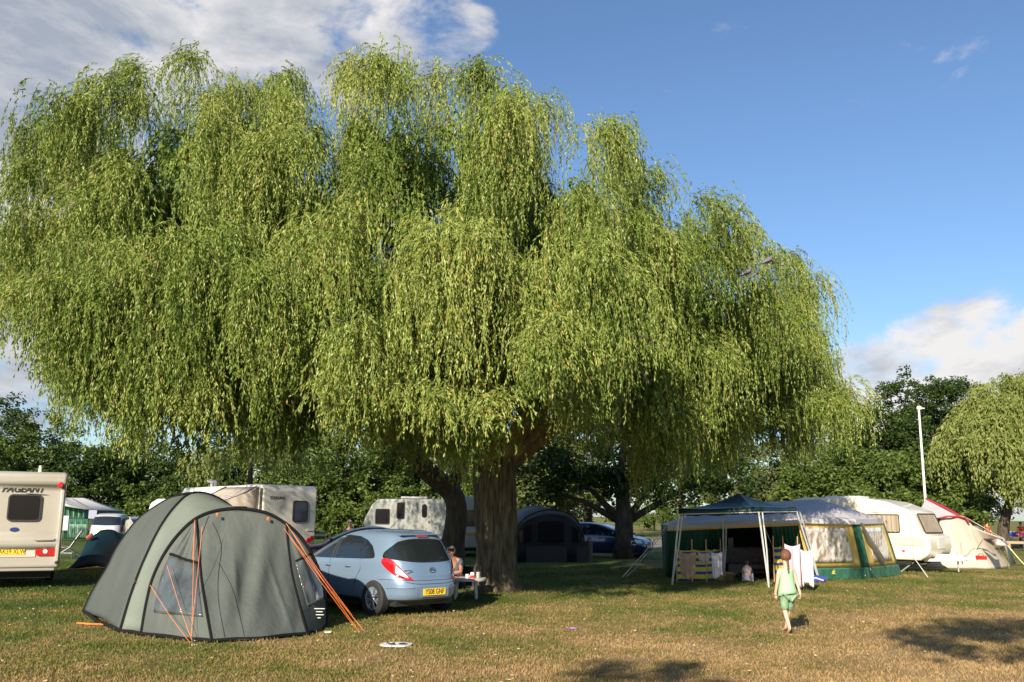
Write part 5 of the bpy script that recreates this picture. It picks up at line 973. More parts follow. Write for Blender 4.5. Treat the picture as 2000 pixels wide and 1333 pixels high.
b = B(); b.box((0, 0, .01), (.4, .3, .02)); b.box((-.19, 0, .14), (.015, .3, .26)); b.box((.19, 0, .12), (.015, .3, .22), Matrix.Rotation(R(12), 3, 'Y')); b.box((0, .145, .13), (.38, .012, .24)); b.build('box_walls', kb, o); B().box((-.02, -.24, .14), (.36, .012, .26), Matrix.Rotation(R(60), 3, 'X')).build('flap', kb, o)
# camp chairs in the dark tent mouth
for i, (px, py, lb_) in enumerate(((1432, 1128, 'dark green camping chair beside the crouching child'), (1490, 1133, 'dark camping stool behind the front gazebo leg'))):
    q = G(px, py)+Vector((0, .3, 0)); o = thing('camping_chair', lb_, 'chair', q, R(20+50*i)); s_ = 1 if i == 0 else .7
    B().grid([[(x*.25, y*.22, .40*s_-.03*(1-x*x)) for x in (-1, 0, 1)] for y in (-1, 0, 1)]).build('seat', dg2 if i == 0 else dkf, o, solid=.015)
    if i == 0: B().grid([[(x*.26, .22+.12*t, .42+.42*t) for x in (-1, 0, 1)] for t in (0, .5, 1)]).build('backrest', dg2, o, solid=.015)
    for sx_ in (-1, 1):
        for sy in (-1, 1): B().tube([(sx_*.24, sy*.2, .42*s_), (-sx_*.20, sy*.24, 0)], .011, 5).build('leg', steel, o)
o = thing('sofa_bed', 'patterned grey camp sofa inside the dark mouth of the frame tent', 'sofa', P(1462, 1000, 28.4)*1); o.location.z = 0; sf = fabric('sofa_fabric', (.06, .055, .05), (.12, .10, .10), 9)
B().box((0, 0, .28), (1.5, .7, .3)).build('seat', sf, o, bevel=.06); B().box((0, .36, .62), (1.5, .18, .55)).build('backrest', sf, o, bevel=.06)
# cream tent with dark red trim behind the hitch
crm = fabric('cream_canvas', (.62, .55, .47), (.56, .49, .42), 1.2, trans=.15, bump=.4, bs=2.5); maroon = fabric('maroon_trim', (.30, .02, .04), trans=0); c0 = G(1900, 1108)
ct_ = thing('canvas_tent', 'cream canvas tent with dark red roof edges standing right of the cream caravan', 'tent', c0)
rA = [(1800, 1095, 36.6), (1806, 1040, 37), (1812, 1000, 37.4), (1812, 976, 37.8)]; n1 = P(1808, 975, 38); n2 = P(1890, 1018, 36.2); n3 = P(1962, 1052, 35.0)
r1 = P(1835, 1011, 34.6); r2 = P(1885, 1010, 34.4); n4 = P(1921, 1053, 34.2)
gfrt = [G(1810, 1108), G(1850, 1110), G(1900, 1111), G(1940, 1111), G(1974, 1107)]
B().add([n1, P(1788, 1016, 36.6), P(1838, 1011, 35.2), r2, n2], [(0, 1, 2, 3, 4)]).build('roof', fabric('grey_roof_canvas', (.42, .41, .42), trans=.1), ct_, world=True, smooth=False, solid=.02)
bot = gfrt; top = [P(1838, 1012, 34.9), P(1860, 1009, 34.8), r2, P(1905, 1031, 34.5), P(1958, 1052, 34.4)]
fr = coons(bot, top, [bot[0], bot[0].lerp(top[0], .5)+Vector((0, .05, 0)), top[0]], [bot[-1], bot[-1].lerp(top[-1], .5)+Vector((-.1, .05, 0)), top[-1]], 50, 26, lambda u, v: .025*math.sin(u*38+v*6)*math.sin(math.pi*v))
B().grid(fr).build('front_wall', crm, ct_, world=True, solid=.015)
bk = [p+Vector((.5, 3.2, 0)) for p in bot[::2]]; B().grid([[b_ for b_ in bk], [Vector((p.x, p.y-.3, P(1890, 1020, 36).z*.9)) for p in bk]]).build('rear_wall', crm, ct_, world=True, solid=.015)
B().grid([[n2, r2], [n3, P(1958, 1052, 34.4)], [G(1985, 1100), bot[-1]]]).build('side_wall', crm, ct_, world=True, solid=.015)
B().tube([P(1836, 1012, 34.8), P(1850, 1009, 34.7), P(1870, 1009, 34.6), P(1886, 1012, 34.3), P(1893, 1022, 34.3)], .035, 6).build('trim', maroon, ct_, world=True); B().tube([n1, P(1850, 994, 37), n2], .05, 6).build('trim', maroon, ct_, world=True); B().tube([P(1920, 1053, 34.1), P(1936, 1051, 34.0), P(1951, 1053, 34.1)], .025, 5).build('trim', mat('brown_seam', (.16, .08, .07), .7), ct_, world=True)
dr = B().grid([[P(1921, 1054, 34.1), P(1950, 1053, 33.7), P(1958, 1056, 34.1)], [P(1940, 1066, 33.9), P(1955, 1066, 33.2), P(1968, 1066, 33.4)]]).build('porch_flap', crm, ct_, world=True, solid=.015)
B().grid([[P(1939, 1071, 33.95), P(1962, 1070, 33.95)], [P(1944, 1074, 33.95), P(1960, 1074, 33.95)]]).build('window', mat('shade_net', (.22, .19, .16), .8), ct_, world=True)
ycord = mat('yellow_cord', (.72, .75, .30), .6)
for a, g in (((1968, 1066, 33.4), (2014, 1118)), ((1969, 1067, 33.4), (2004, 1100)), ((1948, 1066, 33.6), (1972, 1112))): guy(a, g, .014, ct_, ycord)
B().tube([P(1919, 1055, 34.1), G(1886, 1108)], .016, 5).build('pole', trim_m, ct_, world=True)
guy((1785, 1090, 29.8), (1812, 1130), .011, cr, wc) if False else None
tag(B().tube([P(1784, 1088, 30), G(1813, 1129)], .011, 5).build('guy_rope', wc), 'white rope running from the cream caravan down to a peg on the sunny grass', 'rope')
# lamp post
q = P(1809, 1000, 46); lp_ = thing('lamp_post', 'slim white lamp post with a small head rising behind the cream caravan', 'lamp post', Vector((q.x, q.y, 0))); hz = P(1797, 797, 46).z
B().tube([(0, 0, 0), (0, 0, 2.4), (0, 0, 2.45), (0, 0, hz-.1)], [.085, .08, .06, .05], 12).build('pole', mat('white_paint', (.66, .66, .64), .35), lp_); B().lathe([(0, .16), (.09, .13), (.14, .02), (.10, -.05), (0, -.06)], (.02, 0, hz-.05), n=16).build('lamp_head', white_c, lp_); B().box((.16, 0, hz-.03), (.22, .14, .06)).build('lamp_arm', white_c, lp_, bevel=.015)
# post, road rail, far posts, bicycle
q = G(1152, 1096); o = thing('bollard', 'round wooden post on the grass beside the dark arched tent', 'post', q); B().lathe([(0, 0), (.115, 0), (.11, .80), (.10, .88), (.06, .92), (0, .93)], n=14).build('post', mat('weathered_wood', (.19, .15, .09), .9, col2=(.12, .09, .06), nscale=8, stretch=(3, 3, .4)), o); B().lathe([(.112, .78), (.125, .79), (.125, .84), (.108, .85)], n=14).build('collar', trim_m, o)
def rail(label, a, c, z, n, m_, r=.07):
    o = thing('low_rail', label, 'fence', a); B().box(Vector((0, 0, z))+(c-a)/2, ((c-a).length, r, r*1.6), Matrix.Rotation(math.atan2((c-a).y, (c-a).x), 3, 'Z')).build('beam', m_, o, bevel=.01)
    for i in range(n): p = (c-a)*((i+.5)/n); B().box(p+Vector((0, 0, z/2)), (.12, .12, z)).build('post', m_, o, bevel=.01)
dwd = MC['weathered_wood']
ra = P(1262, 1058, 60); ra.z = 0; rb_ = P(1420, 1058, 60); rb_.z = 0; rail('low dark wooden rail along the road left of the green frame tent', ra, rb_, .38, 5, mat('dark_rail', (.045, .05, .045), .8))
ra = P(1955, 1060, 56); ra.z = 0; rb_ = P(2080, 1060, 55); rb_.z = 0; rail('low brown wooden rail in front of the picnic group at the right edge', ra, rb_, .46, 4, mat('rail_brown', (.30, .22, .14), .8), .10)
for px, py, tp, d, lb_ in ((1278, 1037, 1016, 118, 'wooden post with white top beyond the road, left one'), (1301, 1036, 1015, 122, 'wooden post with white top beyond the road, next to the green frame tent'), (1152, 1026, 1000, 100, 'thin pale post above the roof of the dark blue car')):
    q = P(px, 1030, d); q.z = 0; hh = P(px, tp, d).z; o = thing('marker_post', lb_, 'post', q); B().box((0, 0, hh*.42), (.2, .2, hh*.84)).build('post', dwd, o, bevel=.03); B().lathe([(0, hh*.84), (.2, hh*.86), (.12, hh), (0, hh*1.02)], n=10).build('cap', white_c, o)
q = P(1243, 1000, 47); q.z = 0; o = thing('bicycle', 'dark bicycle standing upright just right of the straight dark trunk', 'bicycle', q, R(15))
for x in (-.52, .52):
    w_ = B(); w_.tube([(x+.33*math.cos(R(a)), 0, .35+.33*math.sin(R(a))) for a in range(0, 361, 15)], .022, 6, cap=False); wo = w_.build('wheel', tyre_m, o); s_ = B()
    for a in range(0, 180, 20): s_.tube([(x+.32*math.cos(R(a)), 0, .35+.32*math.sin(R(a))), (x-.32*math.cos(R(a)), 0, .35-.32*math.sin(R(a)))], .003, 3)
    s_.build('spokes', steel, wo)
fb = B(); fp = {'r': (-.52, 0, .35), 'bb': (-.08, 0, .30), 's': (-.22, 0, .82), 'h': (.36, 0, .84), 'f': (.52, 0, .35)}
for a, c in (('r', 'bb'), ('bb', 's'), ('s', 'h'), ('bb', 'h'), ('r', 's'), ('h', 'f')): fb.tube([fp[a], fp[c]], .018, 6)
fb.build('frame', mat('bike_green', (.05, .12, .06), .4), o); B().tube([(.36, 0, .84), (.33, 0, 1.0), (.36, .26, 1.02), (.28, .3, 1.02)], .014, 5).build('handlebar', blk, o); B().box((-.24, 0, .93), (.26, .14, .06)).build('saddle', blk, o, bevel=.02); B().tube([(-.22, 0, .82), (-.24, 0, .93)], .014, 5).build('seat_post', steel, o)
# pitch marker and litter
q = G(774, 1262); o = thing('pitch_marker', 'white oval number plate lying flat on the dry grass in the foreground', 'sign', q, R(-6)); b = B(); b.slab((0, 0, .012), (1, 0, 0), (0, 1, 0), .43, .40, .17, .016, 8); b.build('board', mat('sign_white', (.68, .66, .64), .5), o); text('16', .26, (.03, -.01, .030), (.95, .3, 0), (-.3, .95, 0), blk, o, bold=.008); B().tube([(-.14, .05, .033), (-.04, -.12, .033)], .012, 4).build('mark', blk, o)
q = G(1117, 1231); o = thing('toy_plane', 'small purple and white foam piece on the grass in the middle foreground', 'toy', q, R(8)); B().slab((0, 0, .015), (1, 0, 0), (0, 1, 0), .17, .10, .02, .014).build('body', mat('purple_foam', (.22, .05, .30), .6), o); B().slab((.02, -.02, .032), (1, 0, 0), (0, 1, 0), .10, .03, .01, .004).build('patch', white_c, o)
q = G(640, 1238); tag(B().slab(q+Vector((0, 0, .02)), (1, 0, 0), (0, .9, .2), .11, .06, .02, .01).build('paper_scrap', white_c), 'white scrap of paper on the grass right of the large tent', 'paper')
# ------------------------------------------------------------------ people
skn = mat('skin', (.62, .36, .26), .5, bump=.0); skn2 = mat('tanned_skin', (.36, .17, .11), .5); hair_a = mat('auburn_hair', (.085, .035, .016), .6, col2=(.15, .065, .026), nscale=30, stretch=(3, 3, .6), bump=.6, bscale=40); hair_g = mat('grey_hair', (.16, .14, .13), .7); hair_w = mat('pale_grey_hair', (.50, .44, .38), .7)
def hand(ex, w, d, palm, sc_=1., curl=.4, side=1):
    """five tapered fingers rooted in the palm at w, pointing along d; palm = palm normal"""
    w, d, palm = Vector(w), Vector(d).normalized(), Vector(palm).normalized(); s = d.cross(palm).normalized()
    for k, (ln, o) in enumerate(((.062, -.026), (.072, -.009), (.066, .009), (.052, .026))):
        a = w+d*.05*sc_+s*o*sc_; b = a+(d*math.cos(curl)+palm*math.sin(curl))*ln*.5*sc_; c = b+(d*math.cos(curl*2.2)+palm*math.sin(curl*2.2))*ln*.5*sc_; ex.tube([a-d*.025*sc_, a, b, c], [.009*sc_, .0088*sc_, .008*sc_, .006*sc_], 6)
    a = w+s*side*.026*sc_; ex.tube([a-s*side*.01*sc_, a+s*side*.018*sc_+d*.015*sc_, a+s*side*.028*sc_+d*.045*sc_+palm*.012*sc_], [.012*sc_, .0105*sc_, .008*sc_], 6)
def head_extra(ex, c, f, s=1.):
    """nose, ears, eyes and mouth relief on a head centred at c, facing f"""
    c, f = Vector(c), Vector(f).normalized(); r = f.cross(Vector((0, 0, 1))).normalized(); u = r.cross(f)
    ex.tube([c+f*.078*s+u*.01*s, c+f*.108*s-u*.028*s, c+f*.085*s-u*.036*s], [.008*s, .014*s, .006*s], 6)
    for k in (-1, 1): ex.lathe([(0, -.008*s), (.028*s, -.006*s), (.030*s, .004*s), (0, .008*s)], c+r*k*.078*s-u*.005*s, 'x', 8); ex.lathe([(0, -.006), (.012*s, 0), (0, .006)], c+f*.083*s+r*k*.03*s+u*.012*s, 'y', 8)
    ex.tube([c+f*.084*s-u*.058*s-r*.02*s, c+f*.09*s-u*.06*s, c+f*.084*s-u*.058*s+r*.02*s], .006*s, 5)
def hairmesh(name, c, r, m_, par, f=(0, 1, 0), low=-.4, extra=None, k=1.0):
    """a cap of hair over the crown and back of the head"""
    f = Vector(f).normalized(); b = B(); rows = []
    for j in range(11):
        th = j/10*R(128); row = []
        for i in range(24):
            ph = 2*math.pi*i/24; d = Vector((math.sin(th)*math.cos(ph), math.sin(th)*math.sin(ph), math.cos(th))); fr = d.x*f.x+d.y*f.y
            if fr > .2 and d.z < .35: d = Vector((d.x-f.x*(fr-.2), d.y-f.y*(fr-.2), .35)).normalized()*.96
            q = 1+.03*math.sin(ph*7+j); row.append(Vector(c)+Vector((d.x*r*q, d.y*r*1.12*q, d.z*r*1.15*k*q)))
        rows.append(row)
    b.grid(rows, True)
    if extra: b.add(extra.v, extra.f)
    return b.build(name, m_, par, auto=False)
def standing(label, loc, rz, s, top, bottom, hair, sk=None, arms=None, shorts=True, group=None):
    """adult proportions at s = height / 1.75"""
    o = thing('person', label, 'person', loc, rz, group); S = lambda x, y, z, r: (x*s, y*s, z*s, r*s)
    J = {'pel': S(0, 0, .93, .14), 'sp': S(0, 0, 1.12, .125), 'ch': S(0, .0, 1.32, .14), 'nk': S(0, .0, 1.47, .055), 'jw': S(0, .02, 1.56, .07), 'hd': S(0, .01, 1.66, .085)}
    E = [('pel', 'sp'), ('sp', 'ch'), ('ch', 'nk'), ('nk', 'jw'), ('jw', 'hd')]; ex = B()
    for k, n in ((-1, 'l'), (1, 'r')):
        ah = (arms or {}).get(k, ((.27, .02, 1.14), (.28, .10, .92))); e, w = ah
        J.update({n+'sh': S(k*.17, 0, 1.41, .058), n+'el': S(k*e[0], e[1], e[2], .040), n+'wr': S(k*w[0], w[1], w[2], .026), n+'hn': S(k*w[0], w[1]+.01, w[2]-.05, .030),
                  n+'hp': S(k*.09, 0, .86, .088), n+'kn': S(k*.10, .02, .48, .055), n+'an': S(k*.10, -.01, .09, .036), n+'to': S(k*.11, .13, .035, .034)})
        E += [('ch', n+'sh'), (n+'sh', n+'el'), (n+'el', n+'wr'), (n+'wr', n+'hn'), ('pel', n+'hp'), (n+'hp', n+'kn'), (n+'kn', n+'an'), (n+'an', n+'to')]
        hand(ex, (k*w[0]*s, (w[1]+.01)*s, (w[2]-.05)*s), (0, .2, -1), (-k, 0, 0), s)
    head_extra(ex, (0, .01*s, 1.63*s), (0, 1, 0), s); skin('body', J, E, sk or skn, o, 2, ex)
    T = {k: v[:3]+(v[3]*1.13,) for k, v in J.items() if k in ('pel', 'sp', 'ch')}
    for n in 'lr': a = J[n+'sh']; c = J[n+'el']; T[n+'sh'] = a[:3]+(a[3]*1.25,); T[n+'sl'] = tuple(a[i]*.45+c[i]*.55 for i in range(3))+(.060*s,)
    skin('top', T, [('pel', 'sp'), ('sp', 'ch'), ('ch', 'lsh'), ('lsh', 'lsl'), ('ch', 'rsh'), ('rsh', 'rsl')], top, o, 2)
    L_ = {'pel': (0, 0, .92*s, .150*s)}
    for n in 'lr': a = J[n+'hp']; c = J[n+'kn']; L_[n+'hp'] = a[:3]+(.10*s,); t = .9 if shorts else 1.75; L_[n+'kn'] = c[:3]+(.075*s,); 
    E2 = [('pel', 'lhp'), ('lhp', 'lkn'), ('pel', 'rhp'), ('rhp', 'rkn')]
    if not shorts:
        for n in 'lr': L_[n+'an'] = J[n+'an'][:3]+(.062*s,); E2.append((n+'kn', n+'an'))
    skin('trousers' if not shorts else 'shorts', L_, E2, bottom, o, 2); hairmesh('hair', (0, 0, 1.66*s), .098*s, hair, o); return o
# girl walking away
g0 = G(1541, 1237); girl = thing('person', 'girl walking away barefoot in pale green top and green cropped trousers, auburn plait', 'person', g0, R(6))
s = 1.27/1.30
J = {'pel': (0, 0, .64, (.085, .07)), 'sp': (0, .0, .76, (.08, .062)), 'ch': (0, .0, .90, (.092, .066)), 'nk': (0, .0, 1.035, .036), 'jw': (0, .018, 1.10, .058), 'hd': (0, .01, 1.185, .072)}
E = [('pel', 'sp'), ('sp', 'ch'), ('ch', 'nk'), ('nk', 'jw'), ('jw', 'hd')]
J.update({'lsh': (-.115, 0, .975, .038), 'lel': (-.165, -.03, .78, .028), 'lwr': (-.185, .02, .61, .019), 'lhn': (-.18, .03, .57, .022), 'rsh': (.115, 0, .975, .038), 'rel': (.165, .0, .78, .028), 'rwr': (.185, -.06, .62, .019), 'rhn': (.18, -.07, .58, .022),
          'lhp': (-.058, 0, .59, .062), 'lkn': (-.045, .02, .345, .040), 'lcf': (-.035, -.02, .24, .036), 'lan': (-.02, -.09, .085, .023), 'lto': (-.015, -.02, .022, .022), 'rhp': (.058, 0, .59, .062), 'rkn': (.055, .10, .345, .038), 'rcf': (.052, .15, .24, .034), 'ran': (.045, .22, .06, .023), 'rto': (.045, .31, .022, .022)})
for n in 'lr': E += [('ch', n+'sh'), (n+'sh', n+'el'), (n+'el', n+'wr'), (n+'wr', n+'hn'), ('pel', n+'hp'), (n+'hp', n+'kn'), (n+'kn', n+'cf'), (n+'cf', n+'an'), (n+'an', n+'to')]
J['lhl'] = (-.022, -.115, .06, .020); E.append(('lan', 'lhl'))
ex = B(); hand(ex, J['lhn'][:3], (0, .25, -1), (1, .1, 0), .72, .5, 1); hand(ex, J['rhn'][:3], (0, -.1, -1), (-1, .2, 0), .72, .8, -1); head_extra(ex, (0, .01, 1.16), (0, 1, 0), .85)
for n, yy_ in (('lto', 1), ('rto', 1)):
    for i in range(5): c = Vector(J[n][:3]); ex.tube([c+Vector((-.018+.009*i, .01, -.006)), c+Vector((-.019+.0095*i, .040-.004*abs(i-1), -.010))], .006, 5)
skin('body', J, E, skn, girl, 2, ex)
top_m = fabric('pale_mint_cotton', (.36, .58, .36), (.32, .52, .32), 8, trans=.15, bump=.8, bs=9, st=(1, 1, .4)); trs = fabric('green_cotton', (.17, .28, .17), (.21, .33, .21), 7, trans=0, bump=.9, bs=14)
rows = []
for z, rx, ry, dy in ((.975, .112, .078, 0), (.94, .114, .084, 0), (.86, .112, .082, 0), (.78, .118, .088, 0), (.70, .130, .100, -.004), (.63, .142, .112, -.008), (.575, .150, .118, -.010)):
    rows.append([Vector((rx*math.cos(a)*(1+.012*math.sin(a*9)*(1-(z-.57)/.4)), dy+ry*math.sin(a), z+(.034*math.sin(a*1.0+2.6) if z < .6 else .028*math.sin(a+2.6) if z < .66 else 0))) for a in np.linspace(0, 2*math.pi, 49)[:-1]])
B().grid(rows, True).build('top', top_m, girl, solid=.006, auto=False)
for k in (-1, 1): B().tube([(k*.07, -.075, .97), (k*.065, -.05, 1.01), (k*.06, 0, 1.03), (k*.07, .075, .97)], .004, 4).build('strap', top_m, girl)
skin('cropped_trousers', {'pel': (0, 0, .62, (.115, .085)), 'lhp': (-.060, 0, .56, (.075, .078)), 'lkn': (-.052, .01, .42, .066), 'lcf': (-.047, .012, .335, .063), 'rhp': (.060, .01, .56, (.075, .078)), 'rkn': (.058, .06, .42, .066), 'rcf': (.056, .10, .335, .062)}, [('pel', 'lhp'), ('lhp', 'lkn'), ('lkn', 'lcf'), ('pel', 'rhp'), ('rhp', 'rkn'), ('rkn', 'rcf')], trs, girl, 2)
px_ = B(); px_.tube([(0, -.075, 1.11), (0, -.085, 1.06), (.004, -.075, 1.01), (.0, -.082, .965), (.004, -.088, .93), (0, -.09, .905)], [.024, .020, .016, .018, .014, .005], 8)
hairmesh('hair', (0, -.002, 1.185), .086, hair_a, girl, k=1.05, extra=px_)
# crouching small child seen from behind
c0 = G(1465, 1140)+Vector((0, .25, 0)); kid = thing('person', 'small child crouching with its back turned, white top, at the mouth of the frame tent', 'person', c0, R(-8))
J = {'pel': (0, -.06, .16, .085), 'sp': (0, -.03, .27, .078), 'ch': (0, .04, .37, .078), 'nk': (0, .10, .44, .034), 'jw': (0, .14, .47, .05), 'hd': (0, .15, .53, .068)}
E = [('pel', 'sp'), ('sp', 'ch'), ('ch', 'nk'), ('nk', 'jw'), ('jw', 'hd')]
for k, n in ((-1, 'l'), (1, 'r')):
    J.update({n+'sh': (k*.09, .06, .40, .034), n+'el': (k*.12, .16, .28, .025), n+'wr': (k*.07, .24, .18, .018), n+'hn': (k*.06, .26, .15, .020), n+'hp': (k*.06, -.02, .15, .06), n+'kn': (k*.09, .16, .25, .042), n+'an': (k*.06, .02, .055, .024), n+'to': (k*.07, .11, .022, .02)})
    E += [('ch', n+'sh'), (n+'sh', n+'el'), (n+'el', n+'wr'), (n+'wr', n+'hn'), ('pel', n+'hp'), (n+'hp', n+'kn'), (n+'kn', n+'an'), (n+'an', n+'to')]
ex = B(); hand(ex, J['lhn'][:3], (0, .5, -1), (1, 0, 0), .5); hand(ex, J['rhn'][:3], (0, .5, -1), (-1, 0, 0), .5, side=-1); head_extra(ex, (0, .15, .51), (0, 1, -.3), .75); skin('body', J, E, skn, kid, 2, ex)
wtp = fabric('white_jersey', (.78, .68, .62), (.70, .60, .55), 9, bump=.9, bs=14)
skin('top', {'sp': (0, -.045, .245, .098), 'ch': (0, .04, .37, .092), 'lsh': (-.10, .06, .40, .045), 'rsh': (.10, .06, .40, .045), 'nk': (0, .08, .42, .06)}, [('sp', 'ch'), ('ch', 'lsh'), ('ch', 'rsh'), ('ch', 'nk')], wtp, kid, 2)
skin('shorts', {'pel': (0, -.07, .15, .108), 'lhp': (-.065, -.01, .15, .072), 'lk': (-.08, .07, .2, .055), 'rhp': (.065, -.01, .15, .072), 'rk': (.08, .07, .2, .055)}, [('pel', 'lhp'), ('lhp', 'lk'), ('pel', 'rhp'), ('rhp', 'rk')], fabric('grey_lilac', (.30, .28, .36)), kid, 2)
hairmesh('hair', (0, .15, .535), .078, mat('dark_brown_hair', (.03, .02, .015), .6), kid, f=(0, 1, 0))
# man at the low table
t0 = G(911, 1172); tbl = thing('garden_table', 'low round white plastic table beside the light blue hatchback', 'table', Vector((t0.x-.02, t0.y+.25, 0)))
plas = mat('white_plastic', (.48, .44, .42), .45)
B().lathe([(0, .44), (.40, .44), (.425, .435), (.43, .42), (.425, .385), (.41, .385), (.40, .42), (0, .42)], n=36).build('tabletop', plas, tbl)
for a in (225, 315, 45, 135): x, y = .30*math.cos(R(a)), .30*math.sin(R(a)); B().tube([(x*.9, y*.9, .42), (x*1.05, y*1.05, 0)], [.032, .024], 10).build('leg', plas, tbl)
TL = Vector(tbl.location)
o = thing('cup', 'white cup on the low plastic table in front of the man', 'cup', TL+Vector((.02, -.12, .44))); B().lathe([(0, 0), (.032, 0), (.04, .08), (.036, .08), (.03, .008), (0, .008)], n=16).build('cup_body', white_c, o); B().tube([(.036, 0, .06), (.06, 0, .055), (.06, 0, .025), (.034, 0, .02)], .006, 5).build('handle', white_c, o)
o = thing('jar', 'red and white pot at the right of the low plastic table', 'jar', TL+Vector((.13, -.1, .44))); B().lathe([(0, 0), (.045, 0), (.05, .05), (.048, .06), (0, .06)], n=16).build('pot', mat('pot_red', (.6, .03, .02), .3), o); B().lathe([(.046, .06), (.048, .10), (.03, .12), (0, .12)], n=16).build('lid', white_c, o)
o = thing('jar', 'clear pale tumbler beside the red and white pot', 'glass', TL+Vector((.25, -.02, .44))); B().lathe([(0, 0), (.035, 0), (.042, .12), (.038, .12), (.032, .01), (0, .01)], n=16).build('tumbler', mat('pale_glass', (.35, .38, .36), .1, spec=.8), o)
m0 = Vector((TL.x-.28, TL.y+.52, 0)); man = thing('person', 'grey haired man in dark grey T shirt sitting low at the plastic table', 'person', m0, R(180-25))
J = {'pel': (0, -.08, .34, .14), 'sp': (0, -.04, .50, .125), 'ch': (0, .06, .70, .14), 'nk': (0, .15, .84, .055), 'jw': (0, .20, .90, .068), 'hd': (0, .20, .98, .085)}
E = [('pel', 'sp'), ('sp', 'ch'), ('ch', 'nk'), ('nk', 'jw'), ('jw', 'hd')]
for k, n in ((-1, 'l'), (1, 'r')):
    J.update({n+'sh': (k*.18, .08, .78, .062), n+'el': (k*.27, .22, .55, .044), n+'wr': (k*.12, .40, .52, .029), n+'hn': (k*.07, .43, .50, .032), n+'hp': (k*.10, -.02, .32, .095), n+'kn': (k*.20, .36, .42, .062), n+'an': (k*.20, .32, .08, .038), n+'to': (k*.21, .46, .035, .036)})
    E += [('ch', n+'sh'), (n+'sh', n+'el'), (n+'el', n+'wr'), (n+'wr', n+'hn'), ('pel', n+'hp'), (n+'hp', n+'kn'), (n+'kn', n+'an'), (n+'an', n+'to')]
ex = B(); hand(ex, J['lhn'][:3], (.8, .6, -.2), (0, 0, -1), 1, .4); hand(ex, J['rhn'][:3], (-.8, .6, -.2), (0, 0, -1), 1, .4, -1); head_extra(ex, (0, .20, .96), (0, 1, -.35), 1.); skin('body', J, E, skn2, man, 2, ex)
T = {k: J[k][:3]+(J[k][3]*1.13,) for k in ('pel', 'sp', 'ch')}
for n in 'lr': a, c = J[n+'sh'], J[n+'el']; T[n+'sh'] = a[:3]+(.075,); T[n+'sl'] = tuple(a[i]*.4+c[i]*.6 for i in range(3))+(.066,)
skin('t_shirt', T, [('pel', 'sp'), ('sp', 'ch'), ('ch', 'lsh'), ('lsh', 'lsl'), ('ch', 'rsh'), ('rsh', 'rsl')], fabric('dark_grey_cotton', (.07, .085, .095), trans=0), man, 2)
skin('shorts', {'pel': (0, -.08, .33, .155), 'lhp': (-.10, -.02, .32, .11), 'lk': (-.17, .24, .39, .085), 'rhp': (.10, -.02, .32, .11), 'rk': (.17, .24, .39, .085)}, [('pel', 'lhp'), ('lhp', 'lk'), ('pel', 'rhp'), ('rhp', 'rk')], fabric('navy_cotton', (.03, .035, .06), trans=0), man, 2)
hairmesh('hair', (0, .19, .99), .094, hair_g, man)
mc = thing('camping_chair', 'low folding chair under the man at the plastic table', 'chair', m0, R(180-25))
B().grid([[(x*.26, -.28+.46*t, .20-.03*(1-x*x)) for x in (-1, 0, 1)] for t in (0, .5, 1)]).build('seat', dkf, mc, solid=.02); B().grid([[(x*.26, -.30-.12*t, .22+.42*t) for x in (-1, 0, 1)] for t in (0, .5, 1)]).build('backrest', dkf, mc, solid=.02)
for x in (-.27, .27): B().tube([(x, -.45, 0), (x, .18, .22)], .012, 5).build('leg', al, mc); B().tube([(x, .2, 0), (x, -.30, .22), (x, -.43, .66)], .012, 5).build('leg', al, mc)
# people further off
q = P(684, 1000, 30.5); q.z = 0; standing('grey haired person whose head shows above the dark red saloon car', q, R(170), 1.55/1.75, fabric('blue_grey_shirt', (.16, .2, .28), trans=0), fabric('navy_cotton', (.03, .035, .06)), hair_w)
redj = fabric('orange_red_cotton', (.70, .09, .03), trans=0); pink = fabric('pink_cotton', (.70, .10, .22), trans=0); greyj = fabric('grey_cotton', (.36, .36, .36), trans=0); denim = fabric('denim', (.05, .07, .13), trans=0)
for px, hgt, rz, tp_, hr_, lb_ in ((1912, 1.58, 150, pink, hair_w, 'person in a pink top at the left of the picnic group'), (1925, 1.66, 200, redj, hair_g, 'person in a red and white top beside the one in pink'), (1953, 1.72, 90, greyj, hair_g, 'person in a pale grey top in the middle of the picnic group'), (1961, 1.60, 190, redj, mat('dark_brown_hair', (.03, .02, .015)), 'person in a bright orange top standing next to the pale grey one'), (1991, 1.64, 170, redj, mat('dark_brown_hair', (.03, .02, .015)), 'person in an orange shirt at the right edge of the picture')):
    q = P(px, 1000, 60); q.z = 0; standing(lb_, q, R(rz), hgt/1.75, tp_, denim, hr_, shorts=px % 2 == 0, group='people of the picnic group')
q = P(1982, 1000, 59); q.z = 0; o = thing('picnic_table', 'picnic table with bright packets on it under the right hand willow', 'table', q); B().box((0, 0, .74), (1.9, .75, .05)).build('tabletop', dwd, o, bevel=.01)
for y in (-.65, .65): B().box((0, y, .45), (1.9, .25, .04)).build('bench', dwd, o, bevel=.01)
for x in (-.7, .7): B().box((x, 0, .42), (.09, 1.45, .09)).build('cross_beam', dwd, o); b = B(); b.tube([(x, -.6, 0), (x, -.25, .72)], .05, 4); b.tube([(x, .6, 0), (x, .25, .72)], .05, 4); b.build('leg', dwd, o)
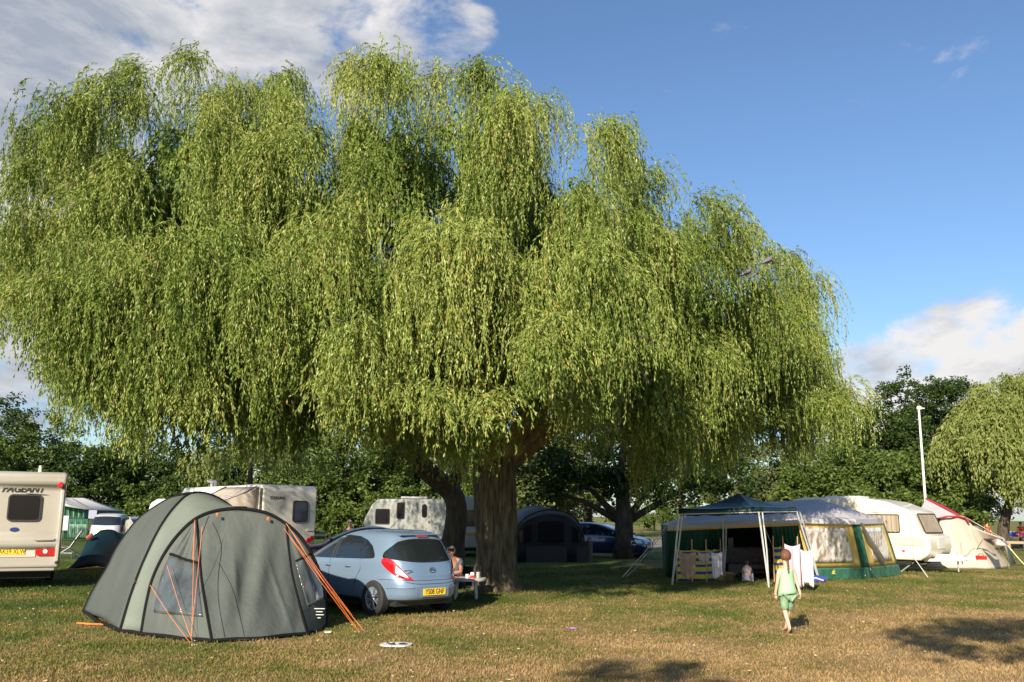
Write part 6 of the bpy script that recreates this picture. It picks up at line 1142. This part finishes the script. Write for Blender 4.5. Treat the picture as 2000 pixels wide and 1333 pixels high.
for dx, m_, w_, lb_, nm in ((-.5, mat('packet_blue', (.03, .05, .35), .4), .7, 'blue cool box on the picnic table', 'cool_box'), (.2, pink, .5, 'pink bag on the picnic table beside the blue box', 'bag')):
    o2 = thing(nm, lb_, nm.replace('_', ' '), q+Vector((dx, -.1, .765))); B().box((0, 0, .13), (w_, .35, .26)).build('case', m_, o2, bevel=.04); B().box((0, 0, .275), (w_*.98, .34, .03)).build('lid', white_c, o2, bevel=.01)
# two wood pigeons in the crown
pg = mat('pigeon_grey', (.115, .11, .125), .8, col2=(.15, .14, .15), nscale=20); pgp = mat('pigeon_breast', (.36, .21, .19), .7)
def pigeon(label, loc, rz):
    o = thing('wood_pigeon', label, 'bird', loc, rz); b = B(); b.tube([(-.20, 0, -.075), (-.13, 0, -.03), (-.05, 0, .01), (.03, 0, .045), (.09, 0, .075), (.11, 0, .11), (.125, 0, .14), (.15, 0, .145), (.165, 0, .14), (.185, 0, .135)], [.020, .038, .062, .066, .050, .034, .032, .026, .012, .003], 12); b.build('body', pg, o, auto=False)
    b = B()
    for k in (-1, 1): b.tube([(.05, k*.045, .05), (-.05, k*.058, .015), (-.18, k*.03, -.05)], [.03, .035, .006], 8, flat=.5)
    b.build('wing', mat('pigeon_wing', (.13, .12, .13), .7), o, auto=False)
    B().tube([(-.15, 0, -.045), (-.30, 0, -.115)], [.028, .032], 6, flat=.3).build('tail', mat('pigeon_tail', (.06, .06, .07), .7), o)
    B().tube([(.03, 0, .02), (.085, 0, .055), (.10, 0, .085)], [.045, .046, .028], 10).build('breast', pgp, o, auto=False); B().tube([(.098, -.02, .112), (.108, 0, .118), (.098, .02, .112)], .018, 6).build('neck_patch', white_c, o); B().tube([(0, .02, -.04), (0, .02, -.09)], .006, 4).build('leg', pgp, o); B().tube([(0, -.02, -.04), (0, -.02, -.09)], .006, 4).build('leg', pgp, o)
p1, p2 = P(1459, 535, 20.9), P(1500, 512, 20.9)
for q, dz, lb_ in ((p1, 0, 'wood pigeon perched in the crown, the lower left of the two'), (p2, 0, 'wood pigeon perched near the right rim of the crown, the higher of the two')): pigeon(lb_, q, R(35))
trunk('limb', [([P(1385, 575, 23.6), P(1440, 548, 21), P(1460, 544, 20.9), P(1502, 521, 20.9), P(1530, 519, 21.4)], .03, .012, False)], wt, MC['willow_limb'], 6)
